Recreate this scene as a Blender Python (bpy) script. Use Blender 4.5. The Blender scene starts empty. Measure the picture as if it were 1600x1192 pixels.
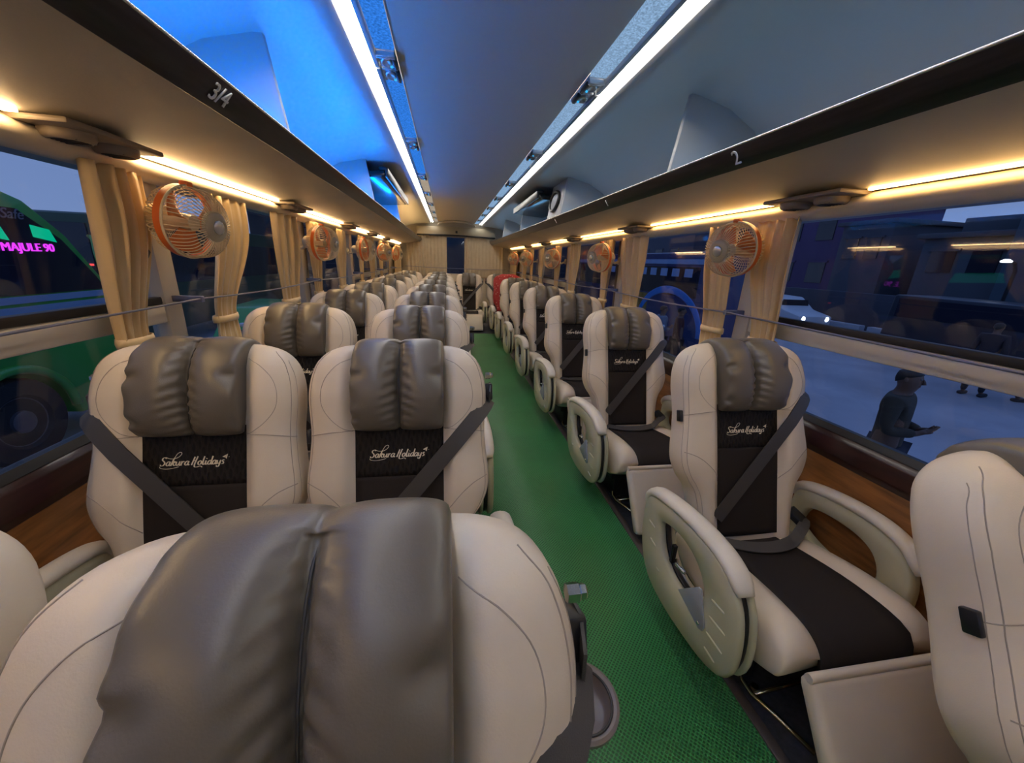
import bpy, bmesh, math, random
from mathutils import Vector, Matrix
random.seed(7)
S = bpy.context.scene
COL = S.collection
PI = math.pi
sin, cos = math.sin, math.cos

# ------------------------------------------------------------------ camera
cam_d = bpy.data.cameras.new('camera')
cam = bpy.data.objects.new('camera', cam_d)
COL.objects.link(cam)
cam_d.sensor_fit = 'HORIZONTAL'
cam_d.sensor_width = 36.0
cam_d.lens = 590 / 1600 * 36
cam_d.clip_start = 0.02
R3 = Matrix(((0.986047, 0.007762, -0.166285), (-0.160747, 0.303987, -0.939017), (0.043259, 0.952645, 0.300993)))
cam.matrix_world = Matrix.Translation((-0.19, 0, 1.22)) @ R3.to_4x4()
S.camera = cam

# ------------------------------------------------------------------ exposure, sky
S.view_settings.view_transform = 'Standard'
S.view_settings.look = 'None'
S.view_settings.gamma = 1
S.view_settings.use_curve_mapping = False
S.view_settings.exposure = 0.0
W = bpy.data.worlds.new('evening_sky')
S.world = W
W.use_nodes = True
wn = W.node_tree
wn.nodes.clear()
wo = wn.nodes.new('ShaderNodeOutputWorld')
wb = wn.nodes.new('ShaderNodeBackground')
wg = wn.nodes.new('ShaderNodeTexCoord')
wx = wn.nodes.new('ShaderNodeSeparateXYZ')
wr = wn.nodes.new('ShaderNodeValToRGB')
wn.links.new(wg.outputs['Generated'], wx.inputs[0])
wn.links.new(wx.outputs['Z'], wr.inputs[0])
wn.links.new(wr.outputs[0], wb.inputs['Color'])
wn.links.new(wb.outputs[0], wo.inputs['Surface'])
cr = wr.color_ramp
cr.elements[0].position = 0.0
cr.elements[0].color = (0.165, 0.235, 0.41, 1)
cr.elements[1].position = 0.55
cr.elements[1].color = (0.10, 0.165, 0.36, 1)
wb.inputs['Strength'].default_value = 1.55

# strengths of the bus's own lamps and of the glow put into panels
L_WHITE = 23.0
L_WARM_L = 30.0
L_WARM_R = 22.0
L_BLUE = 70.0
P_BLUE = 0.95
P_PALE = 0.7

# ------------------------------------------------------------------ materials
def srgb(r, g, b):
    f = lambda c: (c / 255 / 12.92) if c / 255 <= 0.04045 else ((c / 255 + 0.055) / 1.055) ** 2.4
    return (f(r), f(g), f(b))

def mat(name, col, rough=0.5, metal=0.0, bump=None, bscale=200.0, var=0.0, vscale=6.0, coat=0.0, emit=None, estr=0.0, spec=0.5, stretch=None, sheen=0.0):
    m = bpy.data.materials.new(name)
    m.use_nodes = True
    nt = m.node_tree
    b = nt.nodes['Principled BSDF']
    b.inputs['Base Color'].default_value = (*col, 1)
    b.inputs['Roughness'].default_value = rough
    b.inputs['Metallic'].default_value = metal
    b.inputs['Specular IOR Level'].default_value = spec
    b.inputs['Coat Weight'].default_value = coat
    b.inputs['Sheen Weight'].default_value = sheen
    if emit:
        b.inputs['Emission Color'].default_value = (*emit, 1)
        b.inputs['Emission Strength'].default_value = estr
    tc = nt.nodes.new('ShaderNodeTexCoord')
    src = tc.outputs['Object']
    if stretch:
        mp = nt.nodes.new('ShaderNodeMapping')
        mp.inputs['Scale'].default_value = stretch
        nt.links.new(src, mp.inputs[0])
        src = mp.outputs[0]
    if var > 0:
        n = nt.nodes.new('ShaderNodeTexNoise')
        n.inputs['Scale'].default_value = vscale
        n.inputs['Detail'].default_value = 4
        nt.links.new(src, n.inputs['Vector'])
        r = nt.nodes.new('ShaderNodeValToRGB')
        r.color_ramp.elements[0].position = 0.3
        r.color_ramp.elements[1].position = 0.7
        r.color_ramp.elements[0].color = (*[c * (1 - var) for c in col], 1)
        r.color_ramp.elements[1].color = (*[min(1, c * (1 + var)) for c in col], 1)
        nt.links.new(n.outputs['Fac'], r.inputs[0])
        nt.links.new(r.outputs[0], b.inputs['Base Color'])
    if bump:
        n = nt.nodes.new('ShaderNodeTexNoise')
        n.inputs['Scale'].default_value = bscale
        n.inputs['Detail'].default_value = 3
        nt.links.new(src, n.inputs['Vector'])
        bp = nt.nodes.new('ShaderNodeBump')
        bp.inputs['Strength'].default_value = bump
        bp.inputs['Distance'].default_value = 0.002
        nt.links.new(n.outputs['Fac'], bp.inputs['Height'])
        nt.links.new(bp.outputs[0], b.inputs['Normal'])
    return m

def dots(m, scale, depth, dark, lo=0.25, hi=0.42, rot=PI / 4, stretch=(1, 1, 1)):
    """a regular grid of little pits in the surface of m"""
    nt = m.node_tree
    b = nt.nodes['Principled BSDF']
    tc = nt.nodes.new('ShaderNodeTexCoord')
    mp = nt.nodes.new('ShaderNodeMapping')
    mp.inputs['Rotation'].default_value = (0, 0, rot)
    mp.inputs['Scale'].default_value = stretch
    nt.links.new(tc.outputs['Object'], mp.inputs[0])
    v = nt.nodes.new('ShaderNodeTexVoronoi')
    v.voronoi_dimensions = '2D'
    v.inputs['Randomness'].default_value = 0.0
    v.inputs['Scale'].default_value = scale
    nt.links.new(mp.outputs[0], v.inputs['Vector'])
    r = nt.nodes.new('ShaderNodeMapRange')
    r.inputs['From Min'].default_value = lo
    r.inputs['From Max'].default_value = hi
    nt.links.new(v.outputs['Distance'], r.inputs['Value'])
    bp = nt.nodes.new('ShaderNodeBump')
    bp.inputs['Strength'].default_value = depth
    bp.inputs['Distance'].default_value = 0.003
    nt.links.new(r.outputs[0], bp.inputs['Height'])
    nt.links.new(bp.outputs[0], b.inputs['Normal'])
    mx = nt.nodes.new('ShaderNodeMixRGB')
    nt.links.new(r.outputs[0], mx.inputs['Fac'])
    old = b.inputs['Base Color'].links
    c = b.inputs['Base Color'].default_value[:3]
    mx.inputs['Color1'].default_value = (*[x * dark for x in c], 1)
    if old:
        nt.links.new(old[0].from_socket, mx.inputs['Color2'])
    else:
        mx.inputs['Color2'].default_value = (*c, 1)
    nt.links.new(mx.outputs[0], b.inputs['Base Color'])

def emat(name, col, strength, noise=None):
    m = bpy.data.materials.new(name)
    m.use_nodes = True
    nt = m.node_tree
    nt.nodes.clear()
    o = nt.nodes.new('ShaderNodeOutputMaterial')
    e = nt.nodes.new('ShaderNodeEmission')
    e.inputs['Color'].default_value = (*col, 1)
    e.inputs['Strength'].default_value = strength
    nt.links.new(e.outputs[0], o.inputs['Surface'])
    if noise:
        tc = nt.nodes.new('ShaderNodeTexCoord')
        n = nt.nodes.new('ShaderNodeTexNoise')
        n.inputs['Scale'].default_value = noise
        n.inputs['Detail'].default_value = 2
        nt.links.new(tc.outputs['Object'], n.inputs['Vector'])
        r = nt.nodes.new('ShaderNodeMapRange')
        r.inputs['From Min'].default_value = 0.3
        r.inputs['From Max'].default_value = 0.7
        r.inputs['To Min'].default_value = strength * 0.65
        r.inputs['To Max'].default_value = strength * 1.35
        nt.links.new(n.outputs['Fac'], r.inputs['Value'])
        nt.links.new(r.outputs[0], e.inputs['Strength'])
    return m

def glass_mat(name, tint, ior=1.45, k=1.0):
    m = bpy.data.materials.new(name)
    m.use_nodes = True
    nt = m.node_tree
    nt.nodes.clear()
    o = nt.nodes.new('ShaderNodeOutputMaterial')
    t = nt.nodes.new('ShaderNodeBsdfTransparent')
    g = nt.nodes.new('ShaderNodeBsdfGlossy')
    g.inputs['Roughness'].default_value = 0.0
    f = nt.nodes.new('ShaderNodeFresnel')
    f.inputs['IOR'].default_value = ior
    mu = nt.nodes.new('ShaderNodeMath')
    mu.operation = 'MULTIPLY'
    mu.inputs[1].default_value = k
    x = nt.nodes.new('ShaderNodeMixShader')
    t.inputs['Color'].default_value = (*tint, 1)
    ge = nt.nodes.new('ShaderNodeNewGeometry')
    io = nt.nodes.new('ShaderNodeMapRange')
    io.inputs['To Min'].default_value = ior
    io.inputs['To Max'].default_value = 1 / ior
    nt.links.new(ge.outputs['Backfacing'], io.inputs['Value'])
    nt.links.new(io.outputs[0], f.inputs['IOR'])
    nt.links.new(f.outputs[0], mu.inputs[0])
    nt.links.new(mu.outputs[0], x.inputs[0])
    nt.links.new(t.outputs[0], x.inputs[1])
    nt.links.new(g.outputs[0], x.inputs[2])
    nt.links.new(x.outputs[0], o.inputs['Surface'])
    return m

M = {}
M['leather'] = mat('cream_leather', (0.66, 0.56, 0.43), 0.42, bump=0.12, bscale=450, var=0.03, vscale=9)
M['piping'] = mat('seam_thread', (0.36, 0.30, 0.24), 0.6)
M['head'] = mat('charcoal_leather', (0.128, 0.108, 0.082), 0.33, bump=0.12, bscale=420, var=0.05, vscale=8)
M['stitch'] = mat('dark_seam', (0.05, 0.045, 0.04), 0.6)
M['fabric'] = mat('dark_brown_fabric', (0.028, 0.022, 0.019), 0.85, bump=0.3, bscale=900, spec=0.2)
M['quilt'] = mat('dark_quilted_fabric', (0.018, 0.014, 0.012), 0.75, bump=None, spec=0.25)
dots(M['quilt'], 95, 0.9, 0.55, rot=0.6)
M['letter'] = mat('cream_embroidery', (0.80, 0.71, 0.52), 0.6, emit=None)
M['belt'] = mat('grey_webbing', (0.055, 0.05, 0.045), 0.5, bump=0.3, bscale=700)
M['blackp'] = mat('black_plastic', (0.012, 0.012, 0.014), 0.35)
M['armp'] = mat('olive_cream_plastic', (0.50, 0.47, 0.31), 0.45, bump=0.08, bscale=300)
M['pad'] = mat('cream_pad_vinyl', (0.66, 0.60, 0.50), 0.45, bump=0.1, bscale=350)
M['grey'] = mat('grey_plastic', (0.30, 0.31, 0.33), 0.4)
M['chrome'] = mat('chrome', (0.75, 0.74, 0.70), 0.15, 1.0)
M['brass'] = mat('brassy_steel', (0.62, 0.52, 0.34), 0.25, 1.0)
M['darkm'] = mat('dark_metal', (0.03, 0.03, 0.032), 0.45, 0.6)
M['carpet'] = mat('green_mat', (0.052, 0.29, 0.085), 0.33, var=0.22, vscale=2.2, spec=0.5)
dots(M['carpet'], 105, 0.8, 0.35, 0.28, 0.46, rot=PI / 4)
M['floor'] = mat('dark_grey_vinyl', (0.05, 0.052, 0.062), 0.55, bump=0.2, bscale=300, var=0.3, vscale=60)
M['trimdark'] = mat('dark_edge_strip', (0.07, 0.055, 0.05), 0.5)
M['ceil'] = mat('grey_ceiling_lining', (0.58, 0.52, 0.43), 0.6, bump=0.15, bscale=220)
M['bin'] = mat('white_bin_lining', (0.44, 0.45, 0.45), 0.4, bump=0.1, bscale=200)
M['binunder'] = mat('beige_bin_underside', (0.50, 0.44, 0.35), 0.5, bump=0.15, bscale=160, var=0.06, vscale=4)
M['lip'] = mat('dark_wood_lip', (0.014, 0.009, 0.012), 0.28, var=0.6, vscale=14, stretch=(6, 0.6, 6), coat=0.15)
M['cream'] = mat('cream_moulding', (0.66, 0.58, 0.44), 0.4)
M['post'] = mat('beige_pillar', (0.50, 0.45, 0.36), 0.5, bump=0.1, bscale=200)
M['rail'] = mat('cream_rail', (0.62, 0.57, 0.46), 0.4)
M['wood'] = mat('varnished_wood', (0.22, 0.085, 0.022), 0.3, var=0.45, vscale=10, stretch=(4, 0.5, 4), coat=0.3)
M['wooddark'] = mat('dark_mahogany', (0.028, 0.008, 0.006), 0.3, var=0.5, vscale=10, stretch=(4, 0.5, 4), coat=0.15)
M['rubber'] = mat('black_rubber', (0.012, 0.011, 0.011), 0.5)
M['curtain'] = mat('gold_beige_satin', (0.64, 0.45, 0.21), 0.42, bump=0.25, bscale=60, var=0.06, vscale=12, sheen=0.3, stretch=(1, 1, 0.4))
M['curtainrear'] = mat('beige_satin', (0.50, 0.41, 0.28), 0.42, bump=0.25, bscale=60, var=0.06, vscale=12, sheen=0.3)
M['cord'] = mat('blue_grey_cord', (0.16, 0.17, 0.24), 0.4)
M['fanwire'] = mat('ivory_plastic_wire', (0.72, 0.60, 0.38), 0.35)
M['fanband'] = mat('orange_plastic', (0.72, 0.16, 0.03), 0.35)
M['blade'] = mat('orange_fan_blade', (0.75, 0.24, 0.06), 0.3)
M['fanhub'] = mat('beige_hub_cap', (0.40, 0.32, 0.20), 0.3)
M['emblem'] = mat('silver_emblem', (0.55, 0.52, 0.48), 0.25, 0.7)
M['ventp'] = mat('taupe_plastic', (0.24, 0.19, 0.145), 0.45)
M['screen'] = mat('dark_screen', (0.006, 0.008, 0.012), 0.2)
M['paleplate'] = mat('pale_plate', (0.55, 0.58, 0.62), 0.4)
M['mark'] = mat('white_marker_paint', (0.80, 0.80, 0.80), 0.5)
M['silver'] = mat('silver_plastic', (0.55, 0.56, 0.58), 0.25, 0.6)
M['blanket'] = mat('red_blanket', (0.42, 0.03, 0.028), 0.85, bump=0.5, bscale=90)
M['glass'] = glass_mat('window_glass', (0.84, 0.87, 0.92), 1.5, .75)
M['led_white'] = emat('cool_white_led', (1.0, 0.955, 0.87), L_WHITE)
M['led_warm'] = emat('warm_led', (1.0, 0.66, 0.32), L_WARM_L)
M['led_yellow'] = emat('yellow_led', (1.0, 0.60, 0.22), L_WARM_R)
M['led_blue'] = emat('blue_led', (0.0, 0.20, 1.0), L_BLUE)
M['frost_blue'] = emat('frosted_blue_glow', (0.03, 0.20, 0.75), P_BLUE, 120)  # emission stands in for coloured cove light on the textured strips
M['frost_pale'] = emat('frosted_pale_glow', (0.32, 0.52, 0.80), P_PALE, 160)
M['frost_warm'] = emat('frosted_warm_glow', (0.75, 0.62, 0.48), 0.5, 160)

# ------------------------------------------------------------------ mesh building
class G:
    """collects verts and faces of ONE part"""
    def __init__(s):
        s.v, s.f, s.mi = [], [], []
    def add(s, vs, fs, mi=0):
        o = len(s.v)
        s.v += [tuple(p) for p in vs]
        s.f += [tuple(i + o for i in f) for f in fs]
        s.mi += [mi] * len(fs)
        return s
    def box(s, x0, x1, y0, y1, z0, z1, bev=0.0, mi=0, M4=None, seg=2):
        bm = bmesh.new()
        bmesh.ops.create_cube(bm, size=1)
        for v in bm.verts:
            v.co = Vector(((x0 + x1) / 2 + v.co.x * (x1 - x0), (y0 + y1) / 2 + v.co.y * (y1 - y0), (z0 + z1) / 2 + v.co.z * (z1 - z0)))
        if bev:
            bmesh.ops.bevel(bm, geom=bm.edges[:], offset=bev, segments=seg, affect='EDGES', profile=0.5)
        return s.take(bm, mi, M4)
    def take(s, bm, mi=0, M4=None):
        bm.verts.index_update()
        vs = [(M4 @ v.co if M4 else v.co.copy()) for v in bm.verts]
        fs = [[v.index for v in f.verts] for f in bm.faces]
        bm.free()
        return s.add(vs, fs, mi)
    def prism(s, poly, ax, t0, t1, bev=0.0, mi=0, M4=None):
        """extrude the 2D polygon along axis ax ('x': poly in (y,z), 'y': (x,z), 'z': (x,y))"""
        bm = bmesh.new()
        def P(a, b, t):
            return {'x': (t, a, b), 'y': (a, t, b), 'z': (a, b, t)}[ax]
        lo = [bm.verts.new(P(a, b, t0)) for a, b in poly]
        hi = [bm.verts.new(P(a, b, t1)) for a, b in poly]
        n = len(poly)
        bm.faces.new(lo)
        bm.faces.new(hi[::-1])
        for i in range(n):
            bm.faces.new((lo[i], lo[(i + 1) % n], hi[(i + 1) % n], hi[i]))
        bmesh.ops.recalc_face_normals(bm, faces=bm.faces[:])
        if bev:
            bmesh.ops.bevel(bm, geom=bm.edges[:], offset=bev, segments=2, affect='EDGES', profile=0.5)
        return s.take(bm, mi, M4)
    def tube(s, pts, r, seg=8, closed=False, mi=0, ry=None, up=None):
        """round (or elliptic: r wide, ry along up) tube along pts; r may be a list"""
        pts = [Vector(p) for p in pts]
        n = len(pts)
        rings = []
        prev = None
        for i, p in enumerate(pts):
            a = pts[(i - 1) % n] if (closed or i > 0) else p
            b = pts[(i + 1) % n] if (closed or i < n - 1) else p
            d = (b - a).normalized()
            if up is not None:
                u = Vector(up)
                u = (u - d * u.dot(d)).normalized()
            else:
                if prev is None:
                    u = d.orthogonal().normalized()
                else:
                    u = (prev - d * prev.dot(d)).normalized()
                prev = u
            w = d.cross(u)
            rr = r[i] if isinstance(r, (list, tuple)) else r
            r2 = rr if ry is None else (ry[i] if isinstance(ry, (list, tuple)) else ry)
            rings.append([p + w * (rr * cos(2 * PI * k / seg)) + u * (r2 * sin(2 * PI * k / seg)) for k in range(seg)])
        vs = [q for rg in rings for q in rg]
        fs = []
        m = n if closed else n - 1
        for i in range(m):
            j = (i + 1) % n
            for k in range(seg):
                fs.append((i * seg + k, i * seg + (k + 1) % seg, j * seg + (k + 1) % seg, j * seg + k))
        if not closed:
            fs.append(tuple(range(seg))[::-1])
            fs.append(tuple((n - 1) * seg + k for k in range(seg)))
        return s.add(vs, fs, mi)
    def lathe(s, prof, seg=24, M4=None, mi=0, cap=True):
        """prof: (r, h) around local z"""
        vs, fs = [], []
        for r, h in prof:
            for k in range(seg):
                a = 2 * PI * k / seg
                p = Vector((r * cos(a), r * sin(a), h))
                vs.append(M4 @ p if M4 else p)
        n = len(prof)
        for i in range(n - 1):
            for k in range(seg):
                fs.append((i * seg + k, i * seg + (k + 1) % seg, (i + 1) * seg + (k + 1) % seg, (i + 1) * seg + k))
        if cap:
            fs.append(tuple(range(seg))[::-1])
            fs.append(tuple((n - 1) * seg + k for k in range(seg)))
        return s.add(vs, fs, mi)
    def loops(s, rings, closed_ring=True, cap=True, mi=0, close=False):
        n = len(rings[0])
        vs = [p for r in rings for p in r]
        fs = []
        m = len(rings)
        for i in range(m if close else m - 1):
            j = (i + 1) % m
            for k in range(n if closed_ring else n - 1):
                k2 = (k + 1) % n
                fs.append((i * n + k, i * n + k2, j * n + k2, j * n + k))
        if cap and closed_ring and not close:
            fs.append(tuple(range(n))[::-1])
            fs.append(tuple((m - 1) * n + k for k in range(n)))
        return s.add(vs, fs, mi)
    def obj(s, name, mats, parent=None, smooth=True, subsurf=0, solid=0.0, angle=None, fix=True):
        me = bpy.data.meshes.new(name)
        me.from_pydata([tuple(v) for v in s.v], [], s.f)
        if not isinstance(mats, (list, tuple)):
            mats = [mats]
        for m in mats:
            me.materials.append(m)
        if len(mats) > 1:
            me.polygons.foreach_set('material_index', s.mi)
        if fix:
            bm = bmesh.new()
            bm.from_mesh(me)
            bmesh.ops.recalc_face_normals(bm, faces=bm.faces[:])
            bm.to_mesh(me)
            bm.free()
        if smooth:
            me.polygons.foreach_set('use_smooth', [True] * len(me.polygons))
            if angle is not None:
                me.set_sharp_from_angle(angle=math.radians(angle))
        o = bpy.data.objects.new(name, me)
        COL.objects.link(o)
        if parent is not None:
            o.parent = parent
        if solid:
            md = o.modifiers.new('cloth', 'SOLIDIFY')
            md.thickness = solid
            md.offset = 0
        if subsurf:
            md = o.modifiers.new('subdivision', 'SUBSURF')
            md.levels = subsurf
            md.render_levels = subsurf
        return o

def tag(o, label=None, cat=None, group=None, kind=None):
    if label:
        o['label'] = label
    if cat:
        o['category'] = cat
    if group:
        o['group'] = group
    if kind:
        o['kind'] = kind
    return o

def struct(o):
    o['kind'] = 'structure'
    return o

def thing(name, loc=(0, 0, 0), rz=0.0, label=None, cat=None, group=None):
    o = bpy.data.objects.new(name, None)
    COL.objects.link(o)
    o.empty_display_size = 0.1
    o.location = loc
    o.rotation_euler = (0, 0, rz)
    return tag(o, label, cat, group)

KIDS = {}
def children(o):
    return [c for c in bpy.data.objects if c.parent == o]

def copy_tree(o, parent=None):
    c = o.copy()
    COL.objects.link(c)
    if parent is not None:
        c.parent = parent
    for ch in children(o):
        copy_tree(ch, c)
    return c

def lerp(tab, t):
    if t <= tab[0][0]:
        return tab[0][1]
    for (a, p), (b, q) in zip(tab, tab[1:]):
        if t <= b:
            k = (t - a) / (b - a)
            return p + (q - p) * k
    return tab[-1][1]

def sm(t):
    t = max(0.0, min(1.0, t))
    return t * t * (3 - 2 * t)

def catmull(pts, n=6, closed=False):
    out = []
    m = len(pts)
    P = [Vector(p) for p in pts]
    for i in range(m if closed else m - 1):
        p1, p2 = P[i], P[(i + 1) % m]
        p0 = P[i - 1] if (i > 0 or closed) else p1 * 2 - p2
        p3 = P[(i + 2) % m] if (closed or i + 2 < m) else p2 * 2 - p1
        for k in range(n):
            t = k / n
            out.append(0.5 * ((2 * p1) + (p2 - p0) * t + (2 * p0 - 5 * p1 + 4 * p2 - p3) * t * t + (3 * p1 - p0 - 3 * p2 + p3) * t ** 3))
    if not closed:
        out.append(P[-1])
    return out

# ------------------------------------------------------------------ text and script lettering
def text_mesh(name, txt, size, depth, m, M4, parent=None, shear=0.0, align='CENTER'):
    cu = bpy.data.curves.new(name, 'FONT')
    cu.body = txt
    cu.size = size
    cu.extrude = depth
    cu.shear = shear
    cu.align_x = align
    cu.align_y = 'CENTER'
    to = bpy.data.objects.new(name + '_curve', cu)
    COL.objects.link(to)
    bpy.context.view_layer.update()
    me = bpy.data.meshes.new_from_object(to.evaluated_get(bpy.context.evaluated_depsgraph_get()))
    bpy.data.objects.remove(to)
    bpy.data.curves.remove(cu)
    me.materials.clear()
    me.materials.append(m)
    me.transform(M4)
    o = bpy.data.objects.new(name, me)
    COL.objects.link(o)
    if parent is not None:
        o.parent = parent
    return o

GLY = {
 'S': (1.15, [[(1.0, 1.72), (.72, 2.0), (.3, 1.85), (.25, 1.4), (.65, 1.02), (.85, .6), (.6, .12), (.2, .05), (-.02, .35)]]),
 'a': (1.0, [[(.78, .85), (.45, 1.0), (.1, .62), (.12, .18), (.4, .02), (.68, .35), (.8, .95)], [(.82, .98), (.72, .25), (.88, .03), (1.05, .2)]]),
 'k': (1.05, [[(.08, 0), (.25, .8), (.5, 1.7), (.95, 2.8), (1.55, 3.15), (1.85, 2.75), (1.4, 2.05), (.5, 1.65), (-.5, 1.7), (-1.35, 2.05)], [(.3, .7), (.6, 1.02), (.82, .85), (.4, .55)], [(.42, .55), (.7, .05), (1.0, .15)]]),
 'u': (1.05, [[(.05, .95), (.08, .3), (.3, .02), (.6, .3), (.8, .95)], [(.8, .98), (.74, .2), (.92, .02), (1.08, .2)]]),
 'r': (.8, [[(.1, 0), (.14, .5), (.2, 1.0)], [(.2, .6), (.45, .95), (.72, .9)]]),
 'H': (1.35, [[(.1, 0), (.3, 1.0), (.5, 1.95)], [(1.1, 2.05), (.85, .9), (.72, .1), (.85, -.45), (1.4, -.5), (2.0, -.3), (2.5, -.6)], [(.2, .9), (.6, 1.05), (1.0, 1.0)]]),
 'o': (.9, [[(.45, 1.0), (.1, .7), (.12, .2), (.4, .02), (.72, .3), (.7, .8), (.45, 1.0)]]),
 'l': (.6, [[(.3, 2.0), (.18, 1.0), (.18, .2), (.36, .02), (.55, .2)]]),
 'i': (.58, [[(.2, .98), (.14, .25), (.32, .02), (.52, .2)], [(.22, 1.35), (.3, 1.5)]]),
 'd': (1.0, [[(.75, .8), (.45, .98), (.1, .62), (.12, .18), (.4, .02), (.68, .35), (.8, .95)], [(.9, 2.0), (.8, 1.0), (.74, .25), (.9, .03), (1.05, .2)]]),
 'y': (.95, [[(.05, .95), (.1, .35), (.32, .12), (.6, .35), (.78, .95)], [(.78, .98), (.66, .0), (.5, -.55), (.2, -.6), (.05, -.3)]]),
 's': (.8, [[(.62, .9), (.38, 1.0), (.22, .75), (.5, .45), (.5, .12), (.12, .03)]]),
}

def script_lettering():
    """'Sakura Holidays' in a bold brush script; unit = x-height, returns flat (x, y) quads"""
    quads = []
    x = 0.0
    def stroke(pts, ox, thin=False):
        P = catmull([(ox + a + 0.22 * b, b, 0) for a, b in pts], 4)
        n = len(P)
        L, Rr = [], []
        for i, p in enumerate(P):
            d = (P[min(i + 1, n - 1)] - P[max(i - 1, 0)])
            if d.length < 1e-6:
                d = Vector((1, 0, 0))
            d.normalize()
            wdt = (0.055 + 0.105 * abs(d.y) ** 1.3) if not thin else 0.055
            if p.y > 1.75 and not thin and len(pts) > 8 and pts[0][1] == 0:
                wdt = 0.07
            nn = Vector((-d.y, d.x, 0))
            L.append(p + nn * wdt)
            Rr.append(p - nn * wdt)
        for i in range(n - 1):
            quads.append((L[i], Rr[i], Rr[i + 1], L[i + 1]))
    for ch in 'Sakura Holidays':
        if ch == ' ':
            x += 0.45
            continue
        adv, st = GLY[ch]
        for p in st:
            stroke(p, x)
        x += adv
    stroke([(0.0, -.1), (.15, -.5), (1.4, -.75), (2.8, -.6), (4.0, -.3)], 0, True)
    # little paper plane at the end
    tri = [(x - .35, 1.6), (x + .75, 2.35), (x + .35, 1.15)]
    quads.append(tuple(Vector((a, b, 0)) for a, b in ((x - .45, 1.75), (x + .8, 2.4), (x + .25, 1.85), (x + .05, 1.55))))
    quads.append(tuple(Vector((a, b, 0)) for a, b in ((x + .2, 1.75), (x + .8, 2.4), (x + .5, 1.2), (x + .25, 1.45))))
    quads.append(tuple(Vector((a, b, 0)) for a, b in ((x + .95, 1.75), (x + 1.15, 1.7), (x + 1.1, 1.6), (x + .95, 1.62))))
    return quads, x + 0.6

QUADS, QW = script_lettering()

# ------------------------------------------------------------------ the seat
AL = math.radians(17.5)
Y0, Z0 = -0.17, 0.30
def T(x, s_, n_):
    return Vector((x, Y0 - n_ * cos(AL) + s_ * sin(AL), Z0 + s_ * cos(AL) + n_ * sin(AL)))
WT = [(-.03, .175), (.0, .185), (.10, .192), (.17, .207), (.22, .238), (.27, .256), (.32, .257), (.38, .250), (.45, .246), (.53, .251), (.58, .249), (.62, .240), (.65, .226), (.672, .206), (.686, .182), (.695, .15), (.699, .11)]
HB = [(0, .028), (.15, .034), (.28, .040), (.42, .032), (.55, .040), (.66, .030), (.70, .02)]
WS = catmull([(a, b, 0) for a, b in WT], 8)
WS = [(p.x, p.y) for p in WS]
def bw(s_):
    return lerp(WS, s_)
def cap(s_):
    if s_ <= .62:
        return 1.0
    return max(.15, math.sqrt(max(0.0, 1 - ((s_ - .62) / .0815) ** 2)))
def roll(x, w):
    return max(0.0, 1 - min(1.0, abs(x) / w) ** 4) ** .25
def nf(x, s_, bol=True):
    w = bw(s_)
    b = sm((abs(x) - .112) / .045) * lerp(HB, s_) if bol else 0
    return (.052 + b) * roll(x, w) * cap(s_)
def nb(x, s_):
    return -.062 * roll(x, bw(s_)) * cap(s_)

def backrest():
    g = G()
    ss = [-.03 + .0125 * i for i in range(53)] + [.63, .64, .65, .658, .666, .673, .679, .684, .688, .692, .695, .697, .699]
    ss = [v for v in ss[:52]] + [v for v in ss[53:]]
    us = [-1, -.997, -.988, -.975, -.955, -.93, -.90, -.86, -.82, -.77, -.72, -.67, -.62, -.58, -.54, -.50, -.46, -.42, -.36, -.25, -.12]
    us = us + [0] + [-u for u in us[::-1]]
    rings = []
    for s_ in ss:
        w = bw(s_)
        r = [T(u * w, s_, nf(u * w, s_)) for u in us]
        r += [T(u * w, s_, nb(u * w, s_)) for u in us[-2:0:-1]]
        rings.append(r)
    return g.loops(rings)

def patch(s0, s1, hw, off, ns=16, nu=10, thick=.006):
    """closed thin pad lying on the middle of the backrest"""
    g = G()
    top, bot = [], []
    for i in range(ns + 1):
        s_ = s0 + (s1 - s0) * i / ns
        for j in range(nu + 1):
            x = -hw + 2 * hw * j / nu
            e = min(1, (1 - abs(x) / hw) / .12)
            n_ = nf(x, s_) + off * (0.25 + .75 * math.sqrt(max(0, e)))
            top.append(T(x, s_, n_))
            bot.append(T(x, s_, n_ - thick))
    n = len(top)
    fs = []
    W_ = nu + 1
    for i in range(ns):
        for j in range(nu):
            a = i * W_ + j
            fs.append((a, a + 1, a + 1 + W_, a + W_))
            fs.append((n + a, n + a + W_, n + a + 1 + W_, n + a + 1))
    edge = [j for j in range(W_)] + [i * W_ + nu for i in range(1, ns + 1)] + [ns * W_ + j for j in range(nu - 1, -1, -1)] + [i * W_ for i in range(ns - 1, 0, -1)]
    for a, b in zip(edge, edge[1:] + edge[:1]):
        fs.append((a, b, b + n, a + n))
    return g.add(top + bot, fs)

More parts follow.
